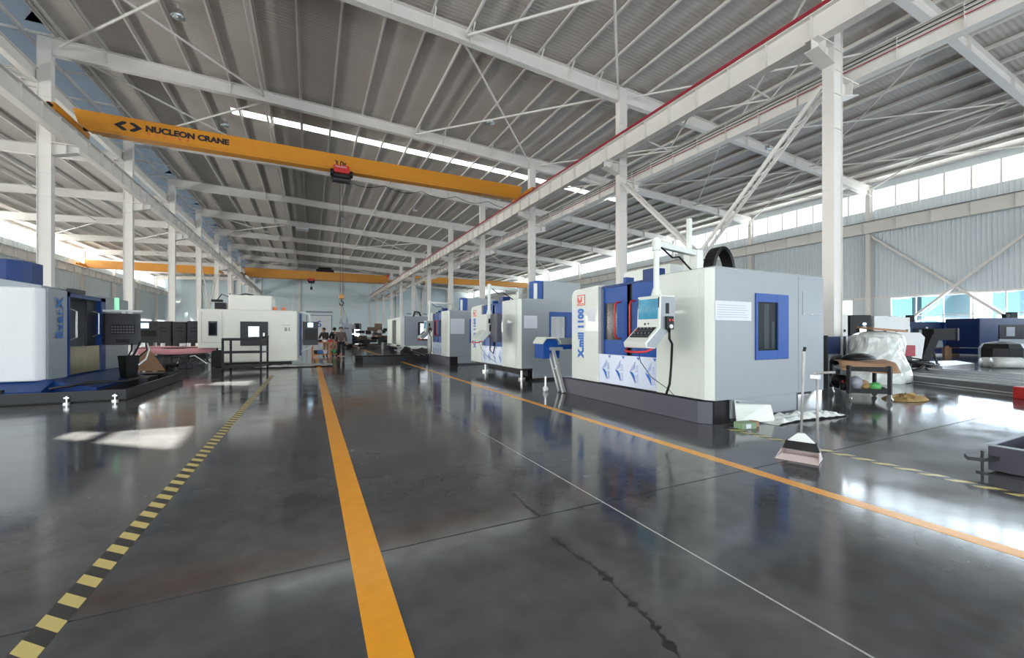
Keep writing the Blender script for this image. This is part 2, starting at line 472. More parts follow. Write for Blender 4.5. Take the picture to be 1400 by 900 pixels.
for k in range(len(YK)-1):
    a, b = YK[k], YK[k+1]
    window_band(wi, XW+.1, -1, a+1.25, b-1.25, WIN_Z0, WIN_Z1, 5, [2.75]); wi += 1
    window_band(wi, XW+.08, -1, a+.2, b-.2, CL0, CL1, 7, mw=.06); wi += 1
    window_band(wi, XWL-.1, 1, a+1.25, b-1.25, WIN_Z0, WIN_Z1, 5, [2.75]); wi += 1
    window_band(wi, XWL-.08, 1, a+.2, b-.2, CL0-.2, CL1-.2, 6); wi += 1

# far wall with doors
wf = ST('wall_far', MB().box(XWL, XW, YF, YF+.3, 0, 17), 'farclad')
for x in (-22, -16, -10.5, -2.3, 7.2, 14.3, 21, 28, 35):
    P('wind_column', MB().box(x-.2, x+.2, YF-.4, YF, 0, 15), 'steel', wf)
for z in (8.1, 4.0):
    P('wall_girt', MB().box(XWL, XW, YF-.12, YF, z, z+.18), 'steel', wf)
xx = XWL
mb = MB()
while xx < XW: mb.box(xx, xx+.12, YF-.04, YF, 0, 15.5); xx += 1.0
o = P('cladding_rib', mb, 'farclad', wf); o['kind'] = 'stuff'
for n, (a, b) in enumerate(((-0.65, 4.82), (-20.0, -14.5), (24.0, 29.5))):
    d = ST('door_%d' % (n+1), loc=(a, YF-.1, 0))
    P('door_frame', MB().box(a-.2, b+.2, YF-.13, YF-.05, 5.8, 6.0).box(a-.2, a, YF-.13, YF-.05, 0, 5.8).box(b, b+.2, YF-.13, YF-.05, 0, 5.8), 'midgrey', d)
    for q in range(6):
        P('door_panel', MB().box(a, b, YF-.16, YF-.06, q*.97+.02, (q+1)*.97), 'plinth', d)
    P('door_hood', MB().box(a-.3, b+.3, YF-.5, YF-.05, 6.6, 6.9), 'midgrey', d)
    if n == 0: text('door_number', '5', d, (1.55, YF-.17, 3.05), 2.1, (1,0,0), (0,0,1), 'printblue', 0.01, bold=.03)
# bright opening in the far wall; its pane glows in place of daylight
d = ST('door_4', loc=(9.6, YF, 0))
P('door_frame', MB().box(9.4, 9.6, YF-.12, YF-.02, 0, 3.0).box(11.5, 11.7, YF-.12, YF-.02, 0, 3.0).box(9.4, 11.7, YF-.12, YF-.02, 3.0, 3.2), 'steel', d)
P('glowing_pane', MB().box(9.6, 11.5, YF-.06, YF-.02, 0, 3.0), mat('glowing door pane', (0.9, 0.95, 1), .3, emit=(0.95, 0.98, 1.0), estr=1.6), d)

# rear wall: unseen, with an opening made up for the added fill lamp
wb = ST('wall_rear', MB().box(XWL, -26, YB-.3, YB, 0, 16).box(32, XW, YB-.3, YB, 0, 16).box(-26, 32, YB-.3, YB, 10, 16), 'clad')

# ------------------------------------------------------------------ roof
roof = ST('ceiling')
TD = 0.53
def slab(mb, xa, xb, ya, yb, th=0.08, segs=1):
    for i in range(segs):
        a = xa + (xb-xa)*i/segs; b = xa + (xb-xa)*(i+1)/segs
        za = ZR(a + 1e-4) + TD; zb = ZR(b - 1e-4) + TD
        mb.add([(a,ya,za),(b,ya,zb),(b,yb,zb),(a,yb,za),(a,ya,za+th),(b,ya,zb+th),(b,yb,zb+th),(a,yb,za+th)],
               [(0,3,2,1),(4,5,6,7),(0,1,5,4),(1,2,6,5),(2,3,7,6),(3,0,4,7)])
XE = -10.62
SK = [(30.9, 31.75), (68.6, 69.5)]
yseg = [YB-.3, SK[0][0], SK[0][1], SK[1][0], SK[1][1], YF+.3]
mid = MB(); rgt = MB(); lft = MB()
for j in range(5):
    ya, yb = yseg[j], yseg[j+1]
    if j in (1, 3):
        slab(mid, XE, -4.5, ya, yb)
        slab(rgt, 27.0, XW+.3, ya, yb)
        g = MB(); slab(g, -4.5, XR, ya, yb, 0.02); slab(g, XR, 27.0, ya, yb, 0.02)
        P('roof_light', g, 'frp', roof)
    else:
        slab(mid, XE, XR, ya, yb); slab(rgt, XR, XW+.3, ya, yb)
slab(lft, XWL-.3, -13.6, YB-.3, YF+.3)
def deck_mat():
    m = mat('ribbed roof liner', (0.50, 0.455, 0.42), 0.55, var=0.05, scale=0.7)
    nt = m.node_tree; b = nt.nodes['Principled BSDF']
    g = nt.nodes.new('ShaderNodeNewGeometry'); w = nt.nodes.new('ShaderNodeTexWave')
    w.bands_direction = 'Y'; w.inputs['Scale'].default_value = 1.6; w.inputs['Distortion'].default_value = 0.0
    bp = nt.nodes.new('ShaderNodeBump'); bp.inputs['Strength'].default_value = 0.35; bp.inputs['Distance'].default_value = 0.03
    nt.links.new(g.outputs['Position'], w.inputs['Vector']); nt.links.new(w.outputs['Fac'], bp.inputs['Height'])
    nt.links.new(bp.outputs['Normal'], b.inputs['Normal'])
    return m
DM = deck_mat()
P('roof_deck', mid, DM, roof); P('roof_deck', rgt, DM, roof); P('roof_deck', lft, DM, roof)
P('roof_edge_angle', MB().box(XE-.06, XE+.04, YB, YF, ZR(XE)+.40, ZR(XE)+TD+.1), 'steel', roof)

# tinted ridge light along the left row with openings shaped to cast the floor's sun patches
SX0, SX1, SZ = -13.6, XE-.06, 15.72
patch1 = [(-3.83,8.64),(-2.67,7.78),(-1.61,7.72),(-1.06,7.40),(-1.06,5.93),(-1.92,6.62),(-3.88,8.37)]  # sun patch outlines on the floor, shifted back into hole shapes
patch2 = [(-2.87,13.8),(-1.06,12.85),(-1.06,15.7),(-1.52,14.4),(-2.52,14.37)]
def ridge_light(ya, yb, hole):
    c = bpy.data.curves.new('ridge_light', 'CURVE'); c.dimensions = '2D'; c.fill_mode = 'BOTH'; c.extrude = 0.012
    loops = [[(SX0, ya), (SX1, ya), (SX1, yb), (SX0, yb)]]
    if hole: loops.append([(x-9.55, y-.9) for x, y in hole])
    for lp in loops:
        s = c.splines.new('POLY'); s.points.add(len(lp)-1); s.use_cyclic_u = True
        for i, q in enumerate(lp): s.points[i].co = (q[0], q[1], 0, 1)
    tmp = bpy.data.objects.new('tmp', c)
    me = bpy.data.meshes.new_from_object(tmp); bpy.data.objects.remove(tmp)
    me.name = 'ridge_light'; me.materials.clear(); me.materials.append(M['strip'])
    o = bpy.data.objects.new('ridge_light', me); COL.objects.link(o); o.parent = roof; o.location = (0, 0, SZ)
    ORG[o.name] = Vector((0, 0, 0))
for i in range(-2, 12):
    ya, yb = 1.0 + 10*i, 11.0 + 10*i
    if i == 0: h = patch1
    elif i == 1: h = patch2
    elif i < 0: h = None
    else: h = [(x, y+10*i) for x, y in [(-1.1, 6.1), (-1.1, 7.58), (-2.15, 7.58)]]
    ridge_light(ya, yb, h)
for k, yk in enumerate(YK):
    for dy in (0, 3.33, 6.67):
        P('ridge_rib', MB().beam((SX0, yk+dy, SZ-.1), (SX1, yk+dy, SZ-.1), .09, .12), 'steel', roof)
P('ridge_purlin', MB().box(-12.1, -12.0, YB, YF, SZ-.2, SZ-.02), 'steel', roof)
P('ridge_purlin', MB().box(-13.62, -13.5, YB, YF, SZ-.25, SZ-.02), 'steel', roof)
P('step_wall', MB().box(-13.72, -13.62, YB, YF, 13.3, SZ), 'clad', roof)

# rafters
def tapered(mb, xa, xb, yk, da, db, w=.30):
    """welded I rafter, depths da/db, top flange on ZR+.3"""
    za, zb = ZR(xa+1e-4)+.30, ZR(xb-1e-4)+.30
    t = .02
    for (q0a, q1a, q0b, q1b, ww) in ((za-t, za, zb-t, zb, w), (za-da, za-da+t, zb-db, zb-db+t, w), (za-da+t, za-t, zb-db+t, zb-t, .012)):
        mb.add([(xa,yk-ww/2,q0a),(xb,yk-ww/2,q0b),(xb,yk+ww/2,q0b),(xa,yk+ww/2,q0a),(xa,yk-ww/2,q1a),(xb,yk-ww/2,q1b),(xb,yk+ww/2,q1b),(xa,yk+ww/2,q1a)],
               [(0,3,2,1),(4,5,6,7),(0,1,5,4),(1,2,6,5),(2,3,7,6),(3,0,4,7)])
PX = [XR - 1.725*i for i in range(0, 16)]
PXR = [XR + 1.725*i for i in range(1, 16)]
PXL = [-14.0 - 1.6*i for i in range(0, 10)]
for k, yk in enumerate(YK):
    r = MB(); tapered(r, XL+.2, -2.0, yk, .85, .62); tapered(r, -2.0, 6.0, yk, .62, .62); tapered(r, 6.0, XR-.2, yk, .62, .85)
    for x in PX[2::3]: r.box(x-.008, x+.008, yk-.14, yk+.14, ZR(x)-.28, ZR(x)+.28)
    P('rafter', r, 'steel', roof)
    r = MB(); tapered(r, XR+.2, 23, yk, .85, .6); tapered(r, 23, 34, yk, .6, .6); tapered(r, 34, XW-.2, yk, .6, .8)
    for x in PXR[2::3]: r.box(x-.008, x+.008, yk-.14, yk+.14, ZR(x)-.26, ZR(x)+.28)
    P('rafter', r, 'steel', roof)
    r = MB(); tapered(r, XWL+.2, -20, yk, .8, .6); tapered(r, -20, XL-.2, yk, .6, .8)
    P('rafter', r, 'steel', roof)
# purlins (C sections)
def purlin(x, ya=YB, yb=YF):
    z = ZR(x)
    P('purlin', MB().box(x-.008, x+.008, ya, yb, z+.30, z+.51).box(x-.10, x+.008, ya, yb, z+.30, z+.315).box(x-.10, x-.085, ya, yb, z+.315, z+.35).box(x-.008, x+.06, ya, yb, z+.498, z+.512), 'steel', roof)
for x in PX[1:] + [XR+.0] + PXR[:-1] + PXL: purlin(x)
# fly braces by the rafters
fb = None
for k, yk in enumerate(YK[:9]):
    for x in PX[1:15:2] if k > 4 else PX[1:15]:
        z = ZR(x)
        if fb is None:
            fb = (P('fly_brace', MB().beam((x, yk+.62, z+.30), (x, yk+.12, z-.30), .05, .05).beam((x, yk-.62, z+.30), (x, yk-.12, z-.30), .05, .05), 'steel', roof), x, yk, z)
        elif k > 3 and x < 6: continue
        else: share('fly_brace', fb[0], roof, (x-fb[1], yk-fb[2], z-fb[3]))
# roof bracing tubes and struts
def rtube(xa, ya, xb, yb, r=.055, dz=-.05):
    P('bracing_tube', MB().cyl((xa, ya, ZR(xa)+dz), (xb, yb, ZR(xb)+dz), r, 10), 'steel', roof)
def xcell(xa, xb, ya, yb, r=.055):
    rtube(xa, ya+.3, xb, yb-.3, r); rtube(xa, yb-.3, xb, ya+.3, r, -.17)
for (i, j) in ((3, 4), (4, 5), (7, 8), (10, 11)):
    xcell(XL+.6, -2.4, YK[i], YK[j])
for (i, j) in ((2, 3), (3, 4), (7, 8), (10, 11)):
    xcell(6.2, XR-.5, YK[i], YK[j])
for (i, j) in ((2, 3), (3, 4), (7, 8)):
    xcell(XR+.6, 23.6, YK[i], YK[j], .045); xcell(32.4, XW-.6, YK[i], YK[j], .045)
    xcell(23.6, 32.4, YK[i], YK[j], .04)
    xcell(XWL+.6, -20, YK[i], YK[j], .045); xcell(-20, XL-.8, YK[i], YK[j], .045)
for x in (-2.4, 6.2, 23.6, 32.4, -20.0):
    P('strut_tube', MB().cyl((x, YB, ZR(x)+.0), (x, YF, ZR(x)+.0), .06, 10), 'steel', roof)

# ------------------------------------------------------------------ columns
def steel_column(x, yk, label, group, zt, br):
    t = T('steel_column', label, 'column', (x, yk, 0), group)
    w, d = .34, .50
    P('flange', MB().box(x-d/2, x-d/2+.022, yk-w/2, yk+w/2, 0, zt), 'steel', t)
    P('flange', MB().box(x+d/2-.022, x+d/2, yk-w/2, yk+w/2, 0, zt), 'steel', t)
    P('web', MB().box(x-d/2+.022, x+d/2-.022, yk-.13, yk+.13, 0, zt), 'steel', t)
    P('base_plate', MB().box(x-.4, x+.4, yk-.3, yk+.3, 0, .03), 'steel', t)
    s = MB()
    for z in (7.9, 9.0, 9.75, 10.4, 12.6):
        s.box(x-d/2+.022, x+d/2-.022, yk-w/2+.01, yk-.13, z, z+.02)
    P('stiffener', s, 'steel', t)
    for sg, zb in br:
        b = MB(); xa = x + sg*d/2; xb = x + sg*(d/2+.92)
        b.prism([(xa, zb-.62), (xb, zb-.36), (xb, zb-.34), (xa, zb-.60)], 'y', yk-.2, yk+.2)
        b.box(min(xa,xb), max(xa,xb), yk-.2, yk+.2, zb-.03, zb)
        b.prism([(xa, zb-.6), (xb, zb-.34), (xb, zb-.03), (xa, zb-.03)], 'y', yk-.01, yk+.01)
        b.box(xb-sg*.40-.01, xb-sg*.40+.01, yk-.2, yk+.2, zb-.42, zb-.03)
        P('bracket', b, 'steel', t)
    return t
ORDR = ['nearest', 'second', 'third', 'fourth', 'fifth']
for k, yk in enumerate(YK):
    i = k - 2
    if i < 0: continue
    if i < 5:
        lr = ['tall white steel column right behind the nearest machining centre, closest of the right row',
              'white steel column of the right row rising over the nearest machine roof, second from camera',
              'white steel column of the right row where the named yellow crane ends, third from camera',
              'white steel column of the right row, fourth from camera',
              'white steel column of the right row, fifth from camera'][i]
        steel_column(XR, yk, lr, 'columns of the right row', ZR(XR)+.25, [(-1, 10.5), (1, 9.6)])
    else:
        steel_column(XR, yk, 'distant white steel column of the right row, past its fifth', 'far columns of the right row', ZR(XR)+.25, [(-1, 10.5), (1, 9.6)])
    if i >= 2 and i < 6:
        ll = {2: 'broad white steel column beside the named yellow crane, closest of the left row',
              3: 'white steel column of the left row, second from camera behind the black control panel',
              4: 'white steel column of the left row, third from camera',
              5: 'white steel column of the left row, fourth from camera'}[i]
        steel_column(XL, yk, ll, 'columns of the left row', ZR(XL)+.25, [(1, 10.5), (-1, 13.3)])
    else:
        steel_column(XL, yk, 'distant white steel column of the left row, past its fourth' if i > 5 else 'steel column of the left row outside the photo', 'far columns of the left row' if i > 5 else 'near columns of the left row', ZR(XL)+.25, [(1, 10.5), (-1, 13.3)])

# ------------------------------------------------------------------ crane runways
def runway(x, zb, zt, label, y0=YB, y1=YF-.3, step=1.43, redrail=None, power=None, flange=.36):
    t = T('crane_runway', label, 'beam', (x, y0, zb))
    P('girder', MB().box(x-flange/2, x+flange/2, y0, y1, zt-.02, zt).box(x-flange/2, x+flange/2, y0, y1, zb, zb+.02).box(x-.008, x+.008, y0, y1, zb+.02, zt-.02), 'steel', t)
    s = MB().box(x-.14, x+.14, y0+.7, y0+.712, zb+.02, zt-.02)
    f = P('web_stiffener', s, 'steel', t); n = int((y1-y0)/step)
    for i in range(1, n): share('web_stiffener', f, t, (0, i*step, 0))
    P('rail', MB().box(x-.035, x+.035, y0, y1, zt, zt+.09), 'iron', t)
    if redrail: P('conductor_rail', MB().box(x+redrail-.03, x+redrail+.03, y0, y1, zt+.0, zt+.10), 'redrail', t, label='dark red conductor rail')
    if power:
        for dz in (.1, .22, .34): P('cable_duct', MB().cyl((x+power, y0, zt-dz), (x+power, y1, zt-dz), .018, 6), 'iron' if dz < .3 else 'redrail', t)
    return t
runway(14.2, 10.5, 11.35, 'white crane girder with red conductor rail along the aisle side of the right column row', redrail=-.24)
runway(16.0, 9.6, 10.35, 'white crane girder with cables on the bay side of the right column row', power=-.12)
runway(-10.4, 10.5, 11.35, 'white crane girder along the left column row')
runway(40.2, 9.4, 10.3, 'white crane girder along the right outer wall', step=2.0)
runway(-27.7, 9.4, 10.3, 'white crane girder along the left outer wall', step=2.0)
t = T('eave_beam', 'white eave beam with gutter above the left column row', 'beam', (-11.3, YB, 13.2))
P('beam_web', MB().box(-11.62, -11.6, YB, YF, 13.25, 13.85), 'steel', t)
P('beam_flange', MB().box(-11.75, -11.47, YB, YF, 13.23, 13.25), 'steel', t)
P('beam_flange', MB().box(-11.75, -11.47, YB, YF, 13.85, 13.87), 'steel', t)

# column cross bracing
def lattice(name, x, ya, za, yb, zb, w, parent):
    for dx in (-w/2, w/2):
        P('brace_chord', MB().beam((x+dx, ya, za), (x+dx, yb, zb), .07, .12), 'steel', parent)
    mb = MB(); L = math.hypot(yb-ya, zb-za); n = int(L/.45)
    for i in range(n):
        a, b = i/n, (i+1)/n; s = -1 if i % 2 else 1
        mb.beam((x+s*w/2, ya+(yb-ya)*a, za+(zb-za)*a), (x-s*w/2, ya+(yb-ya)*b, za+(zb-za)*b), .04, .04)
    P('brace_lacing', mb, 'steel', parent)
def xbrace(x, k, label, zt=9.4, w=.36):
    t = T('cross_brace', label, 'brace', (x, YK[k], 0))
    lattice('b', x, YK[k]+.2, zt, YK[k+1]-.25, .1, w, t)
    lattice('b', x, YK[k]+.25, .1, YK[k+1]-.2, zt, w*.9, t)
xbrace(XR, 2, 'laced white cross brace above the nearest machine between right row columns')
xbrace(XR, 7, 'distant laced cross brace between the right row columns')
xbrace(XL, 7, 'distant laced cross brace between the left row columns over the cream machine')
for (x, k, lab) in ((XW-.3, 2, 'thin white cross brace in front of the large right wall window'), (XW-.3, 7, 'distant cross brace on the right outer wall'), (XWL+.3, 5, 'thin white cross brace on the left outer wall')):
    t = T('wall_brace', lab, 'brace', (x, YK[k], 0))
    P('brace_bar', MB().beam((x, YK[k]+.2, .2), (x, YK[k+1]-.2, 9.2), .16, .16), 'steel', t)
    P('brace_bar', MB().beam((x-.17, YK[k]+.2, 9.2), (x-.17, YK[k+1]-.2, .2), .16, .16), 'steel', t)
# safety-line posts with diagonal rods over the right runway
for n, (ya, yb) in enumerate(((7.4, 12.4), (12.4, 17.4), (17.4, 22.4))):
    t = T('rod_brace', ['zigzag white rod brace beside the right runway girder, nearest', 'zigzag white rod brace beside the right runway girder, middle', 'zigzag white rod brace beside the right runway girder, farthest'][n], 'brace', (15.4, ya, 10.4))
    P('rod', MB().cyl((14.45, ya, 10.7), (15.9, (ya+yb)/2, 10.4), .035, 8), 'steel', t)
    P('rod', MB().cyl((15.9, (ya+yb)/2, 10.4), (14.45, yb, 10.7), .035, 8), 'steel', t)
    P('rod', MB().cyl((14.45, (ya+yb)/2, 10.6), (15.9, (ya+yb)/2, 10.4), .035, 8), 'steel', t)

# ------------------------------------------------------------------ cranes
def crane(x0, x1, y, zb, depth, label, m='crane', txt=None, hoist_x=None, hoist_label=None, ew=1.6, lamp=False):
    t = T('bridge_crane', label, 'crane', (x0, y, zb))
    w = .42
    P('main_girder', MB().prism([(x0+.38, zb+depth*.30), (x0+.75, zb), (x1-.75, zb), (x1-.38, zb+depth*.30), (x1-.18, zb+depth), (x0+.18, zb+depth)], 'y', y-w/2, y+w/2), m, t, bevel=.01)
    P('bottom_flange', MB().box(x0+1.1, x1-1.1, y-w/2-.08, y+w/2+.08, zb-.03, zb), m, t)
    P('girder_seam', MB().box(x0+.8, x1-.8, y-w/2-.012, y-w/2, zb+.10, zb+.13), 'craned', t)
    for xe, sg in ((x0, 1), (x1, -1)):
        e = P('end_carriage', MB().box(xe-.16, xe+.16, y-ew, y+ew, zb+.18, zb+.50), m, t, bevel=.02)
        for s in (-1, 1):
            P('wheel', MB().cyl((xe-.07, y+s*(ew-.35), zb+.33), (xe+.07, y+s*(ew-.35), zb+.33), .17, 16), 'iron', e)
            P('buffer', MB().cyl((xe, y+s*ew, zb+.34), (xe, y+s*(ew+.16), zb+.34), .08, 10), 'black', e)
        P('drive_motor', MB().cyl((xe+sg*.16, y+ew-.6, zb+.5), (xe+sg*.6, y+ew-.6, zb+.5), .13, 12), 'black', t)
    if lamp:
        P('warning_lamp', MB().box(x1-.75, x1-.35, y-w/2-.25, y-w/2-.01, zb+depth*.75, zb+depth*1.1), 'red', t)
    if txt: txt(t, y-w/2)
    if hoist_x is not None:
        h = T('hoist', hoist_label, 'hoist', (hoist_x, y, zb))
        P('trolley_frame', MB().box(hoist_x-.55, hoist_x+.55, y-.34, y-.3, zb-.42, zb-.1).box(hoist_x-.55, hoist_x+.55, y+.3, y+.34, zb-.42, zb-.1).box(hoist_x-.55, hoist_x-.5, y-.3, y+.3, zb-.42, zb-.36).box(hoist_x+.5, hoist_x+.55, y-.3, y+.3, zb-.42, zb-.36), 'iron', h)
        P('motor_cover', MB().box(hoist_x-.45, hoist_x+.42, y-.62, y-.34, zb-.25, zb+.18), 'red', h, bevel=.03)
        P('rope_drum', MB().cyl((hoist_x-.5, y, zb-.5), (hoist_x+.5, y, zb-.5), .2, 16), 'iron', h)
        P('motor', MB().cyl((hoist_x-.62, y-.42, zb-.25), (hoist_x-.47, y-.42, zb-.25), .22, 14), 'black', h)
        P('motor', MB().cyl((hoist_x+.45, y-.42, zb-.25), (hoist_x+.62, y-.42, zb-.25), .2, 14), 'black', h)
        return t, h
    return t, None
def sign(t, yy):
    # two opposed chevrons making a broken diamond, then the maker's name
    yb = yy - .012
    def chev(cx, s):
        poly = [(cx+s*a_, 11.745+b_) for a_, b_ in ((.50,0),(.18,.22),(.02,.22),(.02,.14),(.24,0),(.02,-.14),(.02,-.22),(.18,-.22))]
        return MB().prism(poly, 'y', yb, yb+.011)
    P('emblem', chev(-8.22, -1), 'printblack', t); P('emblem', chev(-8.12, 1), 'printblack', t)
    text('lettering', 'NUCLEON CRANE', t, (-7.50, yb, 11.66), .40, (1,0,0), (0,0,1), 'printblack', .005, sx=1.06, bold=.020)
    text('lettering', '纽    科    伦    起    重    机', t, (-7.45, yb, 11.47), .15, (1,0,0), (0,0,1), 'printred', .005, sx=1.0)
c1, h1 = crane(-10.4, 14.2, 27.2, 11.25, .95, 'long yellow bridge crane with black lettering, nearest in the middle bay', txt=sign, hoist_x=1.7, hoist_label='red and black hoist trolley under the lettered yellow crane')
text('lettering', '3.0t', h1, (1.32, 26.98, 11.52), .42, (1,0,0), (0,0,1), 'printblack', .005, bold=.01)
text('lettering', 'NUCLEON', h1, (1.34, 26.57, 11.28), .13, (1,0,0), (0,0,1), 'paper', .003)
c2, h2 = crane(-10.4, 14.2, 84.0, 11.25, 1.5, 'yellow bridge crane at the far end of the middle bay', m='craned', hoist_x=0.2, hoist_label='small hoist with short hook under the far yellow crane', lamp=True)
P('small_hook', MB().cyl((.2, 84, 10.7), (.2, 84, 9.9), .05, 6).box(.0, .4, 83.8, 84.2, 9.4, 9.9), 'iron', h2)
P('second_girder', MB().box(-9.6, 13.4, 85.2, 85.6, 11.25, 12.4), 'craned', c2)
P('trolley', MB().box(1.0, 4.0, 84.0, 85.4, 12.78, 13.25).cyl((1.4, 84.6, 13.35), (3.6, 84.6, 13.35), .35, 12), 'black', c2)
crane(16.0, 40.2, 72.0, 10.35, 1.0, 'yellow bridge crane in the right hand bay')
crane(-27.7, -12.2, 76.0, 10.35, 1.1, 'yellow bridge crane in the left hand bay')
P('cable_loop', MB().tube([(x, 27.62, 10.95 - .28*abs(math.sin((x-1.9)*1.3))) for x in [2.4 + .12*i for i in range(88)]], .018, 6), 'black', c1)

# hook with slings carrying the grey control box
hk = T('hook_block', 'yellow hook block on ropes from the nearest crane, above the walking man', 'hook', (1.72, 27.2, 3.3))
P('rope', MB().cyl((1.66, 27.2, 3.75), (1.62, 27.2, 10.8), .012, 6), 'iron', hk)
P('rope', MB().cyl((1.80, 27.2, 3.75), (1.80, 27.2, 10.8), .012, 6), 'iron', hk)
P('block', MB().box(1.58, 1.86, 27.1, 27.3, 3.50, 3.78), 'craned', hk, bevel=.04)
P('hook', MB().tube([(1.72, 27.2, 3.52), (1.72, 27.2, 3.36), (1.83, 27.2, 3.26), (1.78, 27.2, 3.12), (1.66, 27.2, 3.12), (1.62, 27.2, 3.22)], .035, 8), 'black', hk)
sl = T('lifting_sling', 'pair of slings from the hook down to the hanging grey box', 'sling', (1.75, 27.2, 2.0))
for x1 in (1.68, 2.0):
    P('sling_leg', MB().beam((1.72, 27.2, 3.14), (x1, 27.2, 2.45), .035, .02), 'rag', sl)
    P('shackle', MB().prism([(x1-.09, 1.98), (x1+.12, 1.98), (x1+.01, 2.48)], 'y', 27.18, 27.22), 'midgrey', sl)
gc = T('hanging_cabinet', 'grey sheet metal cabinet hanging from the slings behind the walking man', 'cabinet', (2.0, 27.3, .75))
P('cabinet_body', MB().box(1.69, 2.31, 27.0, 27.6, .77, 1.98), 'midgrey', gc, bevel=.02)
P('vent', MB().box(1.85, 2.12, 26.98, 27.0, 1.68, 1.74), 'black', gc)

# ------------------------------------------------------------------ ceiling lamps
def highbay(x, y, label):
    z = ZR(x) + .02
    t = T('high_bay_lamp', label, 'lamp', (x, y, z))
    P('stem', MB().cyl((x, y, z+.25), (x, y, z+.49), .025, 6), 'steel', t)
    P('housing', MB().lathe((x, y, z), [(.08, .32), (.16, .28), (.18, .08), (.27, 0)], 20), 'alu', t, smooth=True)
    P('lens', MB().lathe((x, y, z-.03), [(.02, 0), (.24, .0), (.25, .03)], 20), 'glass', t)
for x, y, l in ((-5.1, 22.3, 'round high bay lamp on the roof nearest the left column row'), (-5.0, 32.6, 'round high bay lamp over the lettering of the yellow crane'),
                (10.1, 23.7, 'round high bay lamp on the right side of the middle roof'), (10.1, 44.3, 'round high bay lamp on the right, beyond the lettered crane'),
                (3.5, 52.3, 'small round high bay lamp at mid roof in the distance'), (27.5, 17.4, 'round high bay lamp under the right bay roof, near'),
                (24.0, 33.0, 'round high bay lamp under the right bay roof by the roof light')):
    highbay(x, y, l)
pd = T('duct_outlet', 'grey square air outlet on the middle roof behind the crane', 'vent', (-.9, 58, 14.6))
P('outlet_body', MB().box(-1.6, -.2, 57.4, 58.8, 14.35, 15.3), 'plinth', pd, bevel=.05)

